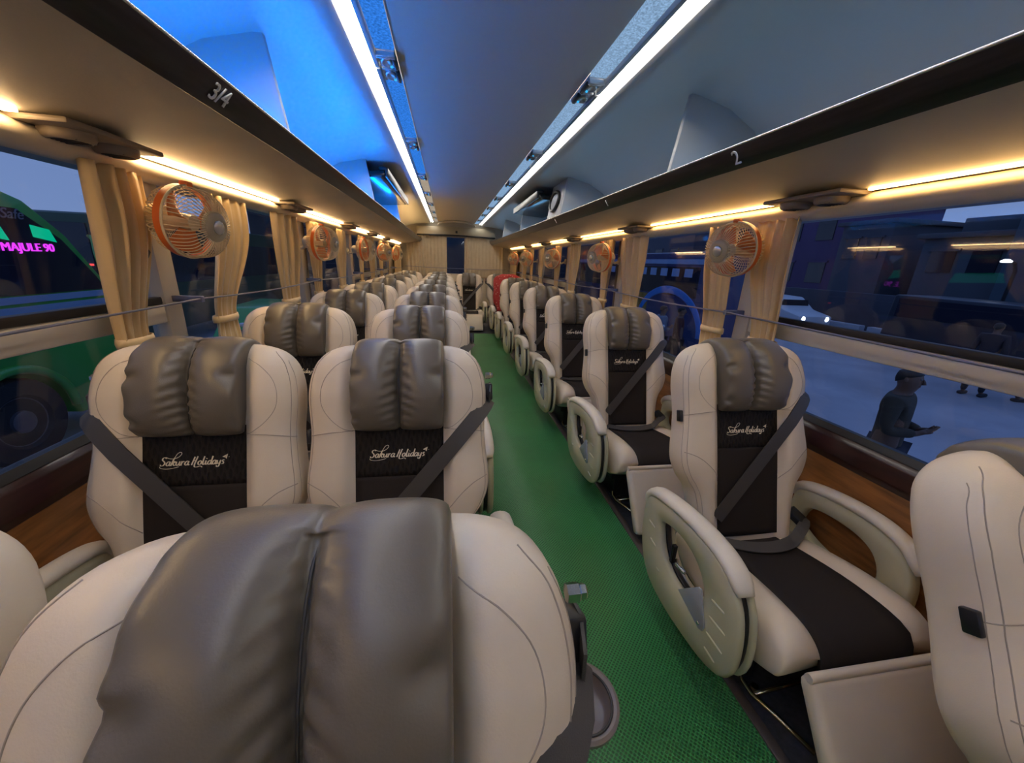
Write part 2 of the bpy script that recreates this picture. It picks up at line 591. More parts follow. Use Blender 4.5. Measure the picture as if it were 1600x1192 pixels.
def headrest():
    """plump two lobed pillow hung over the top of the backrest"""
    g = G()
    prof = [(.462, .042), (.450, .066), (.456, .092), (.480, .112), (.52, .125), (.565, .129), (.61, .124), (.65, .110), (.682, .086), (.706, .054), (.718, .016), (.716, -.022), (.703, -.054), (.675, -.074), (.62, -.078), (.56, -.072)]
    prof = [(p.x, p.y) for p in catmull([(a, b, 0) for a, b in prof], 6)]
    nu = 72
    rows = []
    HW = .124
    m = len(prof)
    for j in range(nu + 1):
        u = -1 + 2 * j / nu
        u = math.copysign(abs(u) ** .85, u)
        x = u * HW
        lobe = 1 - .24 * math.exp(-(x / .007) ** 2) - .22 * math.exp(-(x / .028) ** 2)
        edge = max(0, 1 - abs(u) ** 6) ** .4
        r = []
        for i, (s_, n_) in enumerate(prof):
            t = i / (m - 1)
            cx, cy = .575, .02
            k = (0.84 + .16 * edge) * (0.86 + .14 * lobe)
            ds, dn = s_ - cx, n_ - cy
            d_ = math.copysign(1, x)
            # gathers that run out from the middle seam and in from both ends
            ga = .35 + .65 * math.exp(-((t - .27) / .10) ** 2) + .3 * math.exp(-((t - .55) / .05) ** 2)
            ph = 150 * t + 10 * abs(x) / .1 + d_ * .6 + 1.2 * sin(23 * t)
            wr = .0074 * ga * (sin(ph) - .3) * math.exp(-((abs(x) - .010) / (.016 + .012 * ga)) ** 2)
            wr += .0036 * sin(75 * t + 2 + d_ + sin(31 * t)) * math.exp(-((HW - abs(x)) / .020) ** 2)
            fold = .016 * math.exp(-((t - .40) / .022) ** 2 - ((abs(x) - .112) / .022) ** 2) * (1 if x > 0 else .55)
            fold += .010 * math.exp(-((t - .22) / .020) ** 2 - ((abs(x) - .118) / .016) ** 2)
            q = k + (wr - fold) / max(.03, math.hypot(ds, dn))
            dn2 = cy + dn * q * (lobe if n_ > .05 else 1)
            if t < .02:
                dn2 = n_
            xx = x - math.copysign(.008 * (1 - sm(t * 5)), x) * abs(u) ** 2
            r.append(T(xx, cx + ds * (k * .85 + .15 if ds > 0 else k * .35 + .65), dn2))
        rows.append(r)
    g.loops(rows, closed_ring=True, cap=True)
    return g

def seam_line(pts, off=.0018, r=.0012, seg=5, n=5):
    g = G()
    P = catmull([(x, s_, 0) for x, s_ in pts], n)
    g.tube([T(p.x, p.y, nf(p.x, p.y) + off * .3) for p in P], r, seg)
    return g

def piping():
    g = G()
    for sg in (-1, 1):
        def line(pts, r=.0012):
            P = catmull([(sg * x, s_, 0) for x, s_ in pts], 5)
            g.tube([T(p.x, p.y, nf(p.x, p.y)) for p in P], r, 5)
        line([(.122, .452), (.17, .450), (.21, .445), (.243, .438)])
        line([(.124, .20), (.16, .25), (.20, .287), (.228, .302), (.249, .309)])
        line([(.13, .655), (.165, .635), (.195, .60), (.207, .56), (.203, .52), (.18, .485), (.15, .46), (.128, .45)], .0009)
        edge = []
        for i in range(24):
            s_ = .02 + .655 * i / 23
            edge.append((.945 * bw(s_), s_))
        line(edge, .0010)
        edge = []
        for i in range(20):
            s_ = .05 + .60 * i / 19
            edge.append((.985 * bw(s_), s_))
        line(edge, .0008)
    return g

def lettering():
    g = G()
    width = .158
    k = width / QW
    for i, q in enumerate(QUADS):
        top, bot = [], []
        for p in q:
            x = -width / 2 + p.x * k - .004
            s_ = .372 + p.y * k
            n_ = nf(x, s_, False) + .0052
            top.append(T(x, s_, n_))
            bot.append(T(x, s_, n_ - .003))
        g.add(top + bot, [(0, 1, 2, 3), (7, 6, 5, 4), (0, 4, 5, 1), (1, 5, 6, 2), (2, 6, 7, 3), (3, 7, 4, 0)])
    return g

# cushion --------------------------------------------------------------
CY0, CY1 = -.12, -.645
def cz(x, y):
    t = (CY0 - y) / (CY0 - CY1)
    z = .285 + .045 * sm(t / .75)
    b = sm((abs(x) - .125) / .05) * (.018 + .028 * t)
    return z + b
def cushion():
    g = G()
    ts = [0, .03, .1, .2, .3, .4, .5, .6, .7, .78, .85, .9, .94, .97, .99, 1.0]
    us = [-1, -.99, -.96, -.91, -.83, -.73, -.63, -.53, -.45, -.3, -.15, 0, .15, .3, .45, .53, .63, .73, .83, .91, .96, .99, 1]
    rings = []
    for t in ts:
        y = CY0 + (CY1 - CY0) * t
        w = .225 + .025 * sm(t * 1.6)
        e = math.sqrt(max(0.0, 1 - ((t - .82) / .182) ** 2)) if t > .82 else 1
        zb = .165 + .05 * (1 - e)
        zc_ = .235
        r = []
        for u in us:
            x = u * w * (1 - .03 * (1 - e))
            top = cz(u * w, y)
            r.append(Vector((x, y, zc_ + (top - zc_) * (max(0, 1 - abs(u) ** 5) ** .2) * (.35 + .65 * e))))
        for u in us[-2:0:-1]:
            r.append(Vector((u * w * (1 - .03 * (1 - e)), y + .06 * sm(t) , zc_ + (zb - zc_) * (max(0, 1 - abs(u) ** 6) ** .16) * (.5 + .5 * e))))
        rings.append(r)
    return g.loops(rings)
def cushion_insert():
    g = G()
    path = [(CY0 + (CY1 - CY0) * t, 0) for t in (.04, .12, .22, .32, .42, .52, .62, .7, .76, .82)]
    pts = [(y, cz(0, y) + .004) for y, _ in path]
    pts += [(-.575, .333), (-.605, .329), (-.632, .318), (-.649, .298), (-.655, .27), (-.650, .235), (-.64, .21)]
    nu = 8
    top, bot = [], []
    for y, z in pts:
        hw = .118 + .022 * sm((CY0 - y) / .5)
        for j in range(nu + 1):
            u = -1 + 2 * j / nu
            up = .010 * sm((abs(u) - .8) / .2)
            top.append(Vector((u * hw, y, z + up * (1 if z > .3 else .2))))
            bot.append(Vector((u * hw, y + (.012 if z < .32 else 0), z - .012)))
    n = len(top)
    W_ = nu + 1
    ns = len(pts) - 1
    fs = []
    for i in range(ns):
        for j in range(nu):
            a = i * W_ + j
            fs.append((a, a + 1, a + 1 + W_, a + W_))
            fs.append((n + a, n + a + W_, n + a + 1 + W_, n + a + 1))
    edge = [j for j in range(W_)] + [i * W_ + nu for i in range(1, ns + 1)] + [ns * W_ + j for j in range(nu - 1, -1, -1)] + [i * W_ for i in range(ns - 1, 0, -1)]
    for a, b in zip(edge, edge[1:] + edge[:1]):
        fs.append((a, b, b + n, a + n))
    return g.add(top + bot, fs)

def leg_rest():
    g = G()
    M4 = Matrix.Translation((0, -.668, .288)) @ Matrix.Rotation(math.radians(-33), 4, 'X')
    g.box(-.215, .215, -.025, .025, -.30, 0, .02, 0, M4, 3)
    g.tube([M4 @ Vector((x, -.012, .0)) for x in (-.213, -.1, .0, .1, .213)], .012, 8)
    return g

def ring_plate(outer, hole, x0, x1, b=.006, N=56):
    """plate in the (y, z) plane with a hole, rounded rims"""
    c = (sum(p[0] for p in hole) / len(hole), sum(p[1] for p in hole) / len(hole))
    def cast(poly, a):
        dx, dz = cos(a), sin(a)
        best = None
        n = len(poly)
        for i in range(n):
            (px, pz), (qx, qz) = poly[i], poly[(i + 1) % n]
            ex, ez = qx - px, qz - pz
            den = dx * ez - dz * ex
            if abs(den) < 1e-9:
                continue
            t = ((px - c[0]) * ez - (pz - c[1]) * ex) / den
            k = ((px - c[0]) * dz - (pz - c[1]) * dx) / den
            if t > 0 and -1e-6 <= k <= 1 + 1e-6 and (best is None or t > best):
                best = t
        return best
    g = G()
    O = [(p.x, p.y) for p in catmull([(a, q, 0) for a, q in outer], 5, True)]
    H = [(p.x, p.y) for p in catmull([(a, q, 0) for a, q in hole], 5, True)]
    ang = [2 * PI * i / N for i in range(N)]
    ro = [cast(O, a) for a in ang]
    rh = [cast(H, a) for a in ang]
    def ring(rs, d, x):
        return [Vector((x, c[0] + cos(a) * (r + d), c[1] + sin(a) * (r + d))) for a, r in zip(ang, rs)]
    s_ = 1 if x1 > x0 else -1
    rings = [ring(ro, -b, x0), ring(ro, 0, x0 + s_ * b), ring(ro, 0, x1 - s_ * b), ring(ro, -b, x1), ring(rh, b, x1), ring(rh, 0, x1 - s_ * b), ring(rh, 0, x0 + s_ * b), ring(rh, b, x0)]
    return g.loops(rings, True, False, 0, True)

P_OUT = [(-.085, .41), (-.078, .33), (-.088, .25), (-.125, .165), (-.19, .115), (-.30, .098), (-.42, .105), (-.51, .122), (-.565, .155), (-.59, .215), (-.588, .30), (-.565, .38), (-.52, .43), (-.44, .462), (-.33, .462), (-.22, .452), (-.13, .435)]
P_HOLE = [(-.195, .375), (-.245, .396), (-.32, .402), (-.385, .385), (-.43, .345), (-.44, .30), (-.41, .255), (-.35, .238), (-.28, .248), (-.23, .285), (-.205, .33)]
W_OUT = [(-.125, .24), (-.118, .33), (-.122, .42), (-.16, .452), (-.24, .468), (-.34, .476), (-.43, .468), (-.495, .435), (-.53, .37), (-.54, .29), (-.53, .235), (-.33, .215)]
W_HOLE = [(-.175, .30), (-.182, .375), (-.225, .40), (-.30, .408), (-.37, .402), (-.42, .375), (-.445, .32), (-.425, .275), (-.30, .262)]

def arm_pad(path, x, wx, wz):
    g = G()
    P = catmull([(0, a, b) for a, b in path], 4)
    n = len(P)
    rr, rz = [], []
    for i in range(n):
        e = min(i, n - 1 - i)
        k = min(1, .72 + .12 * e)
        rr.append(wz * k)
        rz.append(wx * k)
    return g.tube([Vector((x, p.y, p.z)) for p in P], rr, 12, ry=rz, up=(1, 0, 0))

def aisle_arm(seat, sg, x=.312):
    """side shield on the aisle with hole, padded top, bracket plate, lever; sg = +1 right, -1 left"""
    X = sg * x
    # outer shell, black core, inner shell
    g = ring_plate(P_OUT, P_HOLE, X + sg * .022, X - sg * .002, .007)
    for (a, b) in (((-.125, .335), (-.165, .33)), ((-.150, .275), (-.19, .27)), ((-.215, .20), (-.235, .20)), ((-.475, .335), (-.525, .34)), ((-.48, .28), (-.545, .285)), ((-.485, .225), (-.55, .225)), ((-.49, .175), (-.535, .172))):
        n = 7
        P = [Vector((X + sg * .0205, a[0] + (b[0] - a[0]) * i / n, a[1] + (b[1] - a[1]) * i / n)) for i in range(n + 1)]
        g.tube(P, [.003] + [.0048] * (n - 1) + [.003], 8)
    o = g.obj('aisle_armrest', M['armp'], seat, angle=60)
    inner = [(-.34 + (y + .34) * .955, .27 + (z - .27) * .955) for y, z in P_OUT]
    ring_plate(inner, P_HOLE, X - sg * .003, X - sg * .020, .002).obj('armrest_core', M['blackp'], o, angle=60)
    ring_plate(P_OUT, P_HOLE, X - sg * .021, X - sg * .038, .005).obj('inner_shell', M['armp'], o, angle=60)
    arm_pad([(-.078, .375), (-.088, .42), (-.13, .448), (-.22, .466), (-.33, .478), (-.44, .474), (-.505, .454), (-.548, .418)], X - sg * .006, .033, .020).obj('armrest_pad', M['pad'], o)
    g = G()
    tri = [(-.36, .208), (-.352, .222), (-.425, .345), (-.437, .343), (-.482, .25), (-.476, .232), (-.45, .212), (-.44, .207)]
    tri = [(-.345, .238), (-.425, .33), (-.437, .332), (-.478, .235), (-.474, .215), (-.458, .208), (-.445, .212)]
    g.prism(tri, 'x', X + sg * .0225, X + sg * .028, .002)
    pl = g.obj('bracket_plate', M['grey'], o, angle=40)
    g = G()
    Mx = Matrix.Translation((X + sg * .0285, -.455, .226)) @ Matrix.Rotation(sg * PI / 2, 4, 'Y')
    g.lathe([(.006, -.001), (.006, .001), (.004, .003)], 12, Mx)
    g.obj('bolt', M['chrome'], pl, angle=40)
    g = G()
    g.tube([(X - sg * .005, -.275, .285), (X + sg * .012, -.30, .292), (X + sg * .015, -.345, .302)], .006, 8)
    g.obj('recline_lever', M['chrome'], o)
    g = G()
    g.box(X - sg * .006, X + sg * .004, -.263, -.252, .262, .33, .002)
    g.obj('lever_slot', M['blackp'], o, angle=40)
    return o

def wall_arm(seat, sg, x=.288):
    X = sg * x
    o = ring_plate(W_OUT, W_HOLE, X - .022, X + .022, .008).obj('wall_armrest', M['armp'], seat, angle=60)
    arm_pad([(-.118, .405), (-.125, .44), (-.17, .462), (-.25, .478), (-.34, .486), (-.43, .480), (-.495, .452), (-.535, .405)], X, .030, .019).obj('armrest_pad', M['pad'], o)
    return o

def middle_arm(seat, sg, x=.272):
    X = sg * x
    o = ring_plate(W_OUT, W_HOLE, X - .011, X + .011, .005).obj('middle_armrest', M['armp'], seat, angle=60)
    arm_pad([(-.118, .405), (-.125, .44), (-.17, .462), (-.25, .478), (-.34, .486), (-.43, .480), (-.495, .452), (-.535, .405)], X, .015, .019).obj('armrest_pad', M['pad'], o)
    return o

def strap(p0, p1, hw, off=.006, n=26, th=.002):
    """webbing stretched over the backrest from p0 to p1 in (x, s)"""
    raw = []
    for i in range(n + 1):
        t = i / n
        x = p0[0] + (p1[0] - p0[0]) * t
        s_ = p0[1] + (p1[1] - p0[1]) * t
        raw.append((t, max(nf(x, s_, True), nf(x, s_, False)) + off))
    hull = []
    for p in raw:
        while len(hull) >= 2 and (hull[-1][1] - hull[-2][1]) * (p[0] - hull[-2][0]) <= (p[1] - hull[-2][1]) * (hull[-1][0] - hull[-2][0]):
            hull.pop()
        hull.append(p)
    d = Vector((p1[0] - p0[0], p1[1] - p0[1], 0)).normalized()
    q = Vector((-d.y, d.x, 0))
    rings = []
    for i in range(n + 1):
        t = i / n
        h = lerp(hull, t)
        x = p0[0] + (p1[0] - p0[0]) * t
        s_ = p0[1] + (p1[1] - p0[1]) * t
        rings.append([T(x + q.x * hw, s_ + q.y * hw, h - th), T(x + q.x * hw, s_ + q.y * hw, h + th), T(x - q.x * hw, s_ - q.y * hw, h + th), T(x - q.x * hw, s_ - q.y * hw, h - th)])
    return G().loops(rings)

def belt(seat, sg):
    """shoulder strap from the seat's shoulder on side sg to the opposite hip"""
    g = strap((sg * .262, .535), (-sg * .135, .075), .023)
    # the short run up to the shoulder guide
    pts = [T(sg * .262, .535, .03), T(sg * .268, .56, .0), T(sg * .268, .565, -.03)]
    rings = []
    for p in pts:
        rings.append([p + Vector((-.002, .0, .022)), p + Vector((.002, 0, .022)), p + Vector((.002, 0, -.022)), p + Vector((-.002, 0, -.022))])
    g.loops(rings)
    b = g.obj('shoulder_belt', M['belt'], seat, angle=50)
    g = G()
    M4 = Matrix.Translation(T(sg * .262, .555, -.005)) @ Matrix.Rotation(-AL, 4, 'X')
    g.box(-.012, .012, -.018, .03, -.026, .026, .005, 0, M4)
    g.obj('belt_guide', M['blackp'], b, angle=40)
    g = G()
    M4 = Matrix.Translation(T(sg * .262, .605, .005)) @ Matrix.Rotation(sg * PI / 2, 4, 'Y')
    g.lathe([(.011, -.01), (.011, .004), (.009, .006), (.009, .012), (.006, .014)], 6, M4)
    g.obj('anchor_bolt', M['chrome'], b, angle=30)
    # lap belt lying on the cushion
    g = G()
    rings = []
    n = 22
    for i in range(n + 1):
        t = i / n
        x = sg * .235 - sg * .38 * t
        y = -.215 - .085 * sin(PI * t) ** .8
        z = max(cz(x, y), .30) + .012 + .035 * (1 - t) ** 3
        tw = .35 * sin(3 * t)
        rings.append([(x, y + .020, z + .006 + tw * .01), (x, y + .020, z + .010 + tw * .01), (x, y - .020, z + .004), (x, y - .020, z)])
    g.loops([[Vector(p) for p in r] for r in rings])
    l = g.obj('lap_belt', M['belt'], seat, angle=50)
    g = G()
    M4 = Matrix.Translation((sg * .205, -.205, .368)) @ Matrix.Rotation(.5 * sg, 4, 'Z') @ Matrix.Rotation(.5, 4, 'X')
    g.box(-.028, .028, -.03, .03, -.012, .012, .006, 0, M4)
    g.obj('buckle', M['blackp'], l, angle=40)
    return b

def make_seat(kind):
    """kind: A window seat of the pair, B aisle seat of the pair, C single seat, M middle of the rear row"""
    seat = thing('bus_seat')
    bk = backrest().obj('backrest', M['leather'], seat)
    piping().obj('seam', M['piping'], bk)
    patch(.0, .325, .1225, .004).obj('backrest_insert', M['fabric'], seat)
    patch(.318, .475, .1225, .005, 10).obj('quilted_panel', M['quilt'], seat)
    lettering().obj('embroidered_lettering', M['letter'], seat, smooth=False)
    hd = headrest().obj('headrest', M['head'], seat)
    g = G()
    pr = [(.47, .072), (.50, .082), (.54, .085), (.585, .086), (.63, .079), (.67, .062), (.695, .036)]
    g.tube([T(0, p.x, p.y) for p in catmull([(a, b, 0) for a, b in pr], 4)], .0016, 5)
    g.obj('centre_seam', M['stitch'], hd)
    cu = cushion().obj('seat_cushion', M['leather'], seat, subsurf=1)
    cushion_insert().obj('cushion_insert', M['fabric'], cu)
    leg_rest().obj('leg_rest', M['leather'], seat, angle=60)
    if kind in 'BCD':
        sg = -1
        g = G()
        s_ = .435
        M4 = Matrix.Translation(T(sg * (bw(s_) + .004), s_, .03)) @ Matrix.Rotation(-AL, 4, 'X')
        g.box(-.006, .006, -.012, .012, -.02, .02, .003, 0, M4)
        g.obj('side_tag', M['blackp'], seat, angle=40)
    if kind == 'A':
        wall_arm(seat, -1, .262)
        belt(seat, -1)
    elif kind == 'R':
        belt(seat, -1)
    elif kind == 'D':
        wall_arm(seat, 1, .288)
        belt(seat, 1)
    elif kind == 'B':
        middle_arm(seat, -1)
        aisle_arm(seat, 1, .305)
        belt(seat, 1)
    elif kind == 'C':
        aisle_arm(seat, -1)
        wall_arm(seat, 1, .288)
        belt(seat, 1)
    else:
        aisle_arm(seat, 1, .28)
        belt(seat, 1)
    g = G()
    g.box(-.20, .20, -.50, -.12, .12, .175, .01)
    g.box(-.17, -.12, -.48, -.14, .0, .13, .006)
    g.box(.12, .17, -.48, -.14, .0, .13, .006)
    g.obj('pedestal', M['darkm'], seat, angle=40)
    g = G()
    g.tube([(-.12, -.42, .06), (-.16, -.46, .03), (-.175, -.50, .022), (-.175, -.54, .02), (-.15, -.60, .02), (-.115, -.69, .016)], .007, 8)
    g.tube([(-.175, -.54, .02), (-.08, -.535, .022), (.0, -.53, .022)], .006, 8)
    fb = g.obj('foot_bar', M['brass'], seat)
    g = G()
    g.lathe([(.016, 0), (.016, .006), (.011, .01), (.011, .022)], 8, Matrix.Translation((-.15, -.52, 0)))
    g.obj('floor_bolt', M['brass'], fb, angle=30)
    return seat

proto = {}
def seat(kind, x, y, label, rz=0.0, group=None):
    if kind not in proto:
        proto[kind] = make_seat(kind)
        o = proto[kind]
    else:
        o = copy_tree(proto[kind])
    o.location = (x, y, 0)
    o.rotation_euler = (0, 0, rz)
    return tag(o, label, 'seat', group)

ORD = ['', 'first', 'second', 'third', 'fourth', 'fifth', 'sixth', 'seventh', 'eighth']

def recline(o, deg, back=0.0):
    """tilt the backrest and everything fixed on it about the hip joint"""
    Mr = Matrix.Translation((0, -.17, .33)) @ Matrix.Rotation(math.radians(-deg), 4, 'X') @ Matrix.Translation((0, .17, -.33))
    for c in children(o):
        if c.name.split('.')[0] in ('backrest', 'backrest_insert', 'quilted_panel', 'embroidered_lettering', 'headrest', 'side_tag', 'shoulder_belt'):
            c.matrix_local = Mr

XB, XC = -.328, .874
XA = [0, 0, -.852, -.895, -.882, -.885, -.885, -.885, -.885]
YL = lambda k: 1.12 + .86 * (k - 2)
YC = lambda k: 1.2 + .97 * (k - 2) if k < 8 else 6.86
GA, GB, GC, GR = 'window seats of the left pairs', 'aisle seats of the left pairs', 'single seats on the right', 'rear row seats'
for k in range(2, 9):
    la = 'cream window seat with charcoal headrest under the left windows, %s row from the camera' % ORD[k]
    lb = 'cream aisle seat of the left pairs beside the green mat, %s from the camera' % ORD[k]
    if k == 2:
        la = 'cream window seat with grey belt across dark backrest, beside the left wood panel'
        lb = 'cream aisle seat directly behind the nearest headrest, belt crossing from its right shoulder'
    if k == 8:
        la = 'cream window seat in the last left pair before the rear row'
        lb = 'cream aisle seat in the last left pair before the rear row'
    seat('A', XA[k], YL(k), la, group=GA)
    seat('B', XB, YL(k), lb, group=GB)
recline(seat('A', -.872, .335, 'cream window seat at the left edge, only a corner of its backrest in view', group=GA), 3)
recline(seat('B', -.312, .275, 'nearest cream seat, its huge charcoal headrest filling the foreground', group=GB), 4)
for k in range(2, 9):
    lc = 'cream single seat along the right windows, %s from the camera' % ORD[k]
    if k == 2:
        lc = 'cream single seat with dark cushion and oval side shield fully in view'
    if k == 8:
        lc = 'cream single seat on the right wrapped in the red blanket'
    seat('C', XC, YC(k), lc, group=GC)
recline(seat('D', .88, .345, 'cream single seat cut off by the right edge of the photo', group=GC), 8)
seat('R', -.90, 7.56, 'cream rear row seat in the left corner by the gold curtains', group=GR)
seat('R', -.345, 7.58, 'cream rear row seat between the left corner seat and the aisle seat', group=GR)
seat('M', .215, 7.5, 'cream rear row seat facing down the aisle with pale leg rest showing', group=GR)
seat('R', .815, 7.64, 'cream rear row seat half hidden behind the red blanket', group=GR)

# cup holder beside the nearest seat
ch = thing('cup_holder', (.018, .395, 0), 0, 'round grey cup holder hooked on the nearest aisle seat, right of its backrest', 'cup holder')
g = G()
Mz = Matrix.Translation((0, 0, .55)) @ Matrix.Rotation(.12, 4, 'X')
g.lathe([(.030, -.030), (.044, -.028), (.052, -.006), (.058, .0), (.058, .008), (.053, .011), (.047, .008), (.043, -.012), (.036, -.018), (.001, -.020)], 40, Mz)
cp = g.obj('cup', mat('smoky_grey_plastic', (.17, .14, .125), .3), ch, angle=50)
g = G()
g.tube([Mz @ Vector((.046 * cos(a), .046 * sin(a), .0085)) for a in [2 * PI * i / 40 for i in range(40)]], .0022, 6, closed=True)
g.obj('rim', M['blackp'], cp)
g = G()
g.tube([Vector((.0, -.01, .525)), Vector((-.01, -.02, .50)), Vector((-.05, -.05, .46)), Vector((-.10, -.10, .44))], .010, 8)
g.obj('bracket', mat('brown_bracket', (.12, .05, .03), .4), ch)

# red blanket over the last single seat
def blanket():
    g = G()
    ss = [.06 + .64 * i / 26 for i in range(27)]
    us = [-1 + 2 * i / 24 for i in range(25)]
    rings = []
    o_ = Vector((XC, YC(8), 0))
    for s_ in ss:
        w = bw(s_) + .018
        r = []
        for u in us:
            x = u * w
            wob = .006 * sin(40 * s_ + 9 * u) + .005 * sin(23 * u + 11 * s_)
            r.append(T(x, s_ + .012, (nf(u * bw(s_) * .98, s_) + .085 * math.exp(-((abs(x)) / .16) ** 6) * sm((s_ - .38) / .06) + .018) + wob) + o_)
        for u in us[-2:0:-1]:
            x = u * w
            r.append(T(x, s_ + .012, -.085 - .012 * cap(s_) + .004 * sin(30 * u)) + o_)
        rings.append(r)
    n = len(rings[0])
    vs = [p for r in rings for p in r]
    fs = []
    for i in range(len(rings) - 1):
        for k in range(n):
            k2 = (k + 1) % n
            u = us[k] if k < 25 else us[max(0, min(24, 48 - k))]
            front = k < 24
            if (ss[i] > .50) or (u < -.62) or (u < -.3 and ss[i] > .33) or (not front and ss[i] > .3):
                fs.append((i * n + k, i * n + k2, (i + 1) * n + k2, (i + 1) * n + k))
    m = len(rings) - 1
    fs.append(tuple(m * n + k for k in range(n)))
    return g.add(vs, fs)
mb = M['blanket']
nt = mb.node_tree
vn = nt.nodes.new('ShaderNodeTexVoronoi')
vn.inputs['Scale'].default_value = 22
rp = nt.nodes.new('ShaderNodeValToRGB')
rp.color_ramp.elements[0].position = .12
rp.color_ramp.elements[0].color = (.62, .36, .30, 1)
rp.color_ramp.elements[1].position = .3
rp.color_ramp.elements[1].color = (.36, .03, .028, 1)
tcx = nt.nodes.new('ShaderNodeTexCoord')
nt.links.new(tcx.outputs['Object'], vn.inputs['Vector'])
nt.links.new(vn.outputs['Distance'], rp.inputs[0])
nt.links.new(rp.outputs[0], nt.nodes['Principled BSDF'].inputs['Base Color'])
tag(blanket().obj('blanket', mb, solid=.006, fix=False), 'red patterned blanket draped over a single seat at the far right', 'blanket')

# ------------------------------------------------------------------ bus shell
YF, YR = -1.4, 8.6
def slab(name, x0, x1, y0, y1, z0, z1, m, bev=0.0, parent=None):
    return G().box(x0, x1, y0, y1, z0, z1, bev).obj(name, m, parent, angle=40)

struct(slab('floor', -1.25, 1.25, YF, YR, -.08, 0, M['floor']))
tag(slab('carpet_runner', -.06, .652, YF, 6.55, .0, .006, M['carpet'], .002), 'long green dimpled mat running down the aisle', 'floor mat')
tag(slab('edge_strip', .653, .685, YF, 6.6, 0, .008, M['trimdark'], .003), 'thin dark strip along the right edge of the green mat', 'strip')

WX = 1.22
def prism_y(name, poly, m, y0=YF, y1=YR, bev=0.0, parent=None, angle=40, flip=False):
    if flip:
        poly = [(-a, b) for a, b in poly]
    return G().prism(poly, 'y', y0, y1, bev).obj(name, m, parent, angle=angle)

n_trim = [0]
def trim(o):
    n_trim[0] += 1
    o.name = 'trim_%d' % n_trim[0]
    return struct(o)

for sd, fl in (('left', True), ('right', False)):
    struct(prism_y('wall_' + sd, [(1.20, 0), (1.30, 0), (1.30, .66), (1.255, .66), (1.20, .575)], M['wood'], flip=fl))
    trim(prism_y('t', [(1.198, .575), (1.19, .60), (1.20, .655), (1.215, .672), (1.28, .68), (1.28, .576), (1.21, .57)], M['wooddark'], bev=.003, flip=fl))
    trim(prism_y('t', [(1.212, .673), (1.225, .694), (1.245, .694), (1.245, .675)], M['rubber'], flip=fl))
    # long tube shaped moulding under the luggage shelf
    tb = [(1.165 + .046 * cos(a), 1.452 + .034 * sin(a)) for a in [2 * PI * i / 18 for i in range(18)]]
    trim(prism_y('t', tb, M['cream'], flip=fl))
    struct(prism_y('wall_' + sd + '_upper', [(1.225, 1.43), (1.30, 1.43), (1.30, 1.98), (1.225, 1.98)], M['bin'], flip=fl))

# pillars
PY = [1.60, 3.00, 4.42, 5.86, 7.25]
for y in PY:
    for sx in (-1, 1):
        g = G()
        a, b = sorted((sx * 1.185, sx * 1.25))
        g.box(a, b, y - .045, y + .045, .68, 1.44, .012)
        trim(g.obj('t', M['post'], None, angle=40))
        g = G()
        a, b = sorted((sx * 1.195, sx * 1.25))
        g.box(a, b, y + .05, y + .10, .68, 1.44, .006)
        if y > 2:
            trim(g.obj('t', mat('brown_pillar_strip', (.16, .11, .07), .5) if 'brown' not in M else M['brown'], None, angle=40))
# rear corner panels of the side walls
for sx in (-1, 1):
    g = G()
    a, b = sorted((sx * 1.20, sx * 1.26))
    g.box(a, b, 7.30, YR, .68, 1.44, .01)
    trim(g.obj('t', M['post'], None, angle=40))

# window panes and rails
nw = 0
edges = [YF] + PY
for sx in (-1, 1):
    for i in range(len(edges) - 1):
        y0, y1 = edges[i] + (.04 if i else 0), edges[i + 1] - .04
        nw += 1
        g = G()
        a, b = sorted((sx * 1.226, sx * 1.231))
        g.box(a, b, y0, y1, .685, 1.44)
        w = struct(g.obj('window_%d' % nw, M['glass'], None, smooth=False))
        if i in (0, 3, 4):
            g = G()
            a, b = sorted((sx * 1.192, sx * 1.224))
            g.box(a, b, y0, y1, .957, 1.022, .008)
            g.obj('window_rail', M['rail'], w, angle=40)
            g = G()
            a, b = sorted((sx * 1.196, sx * 1.224))
            g.box(a, b, y0, y1, 1.0225, 1.048, .004)
            g.obj('window_gasket', M['rubber'], w, angle=40)

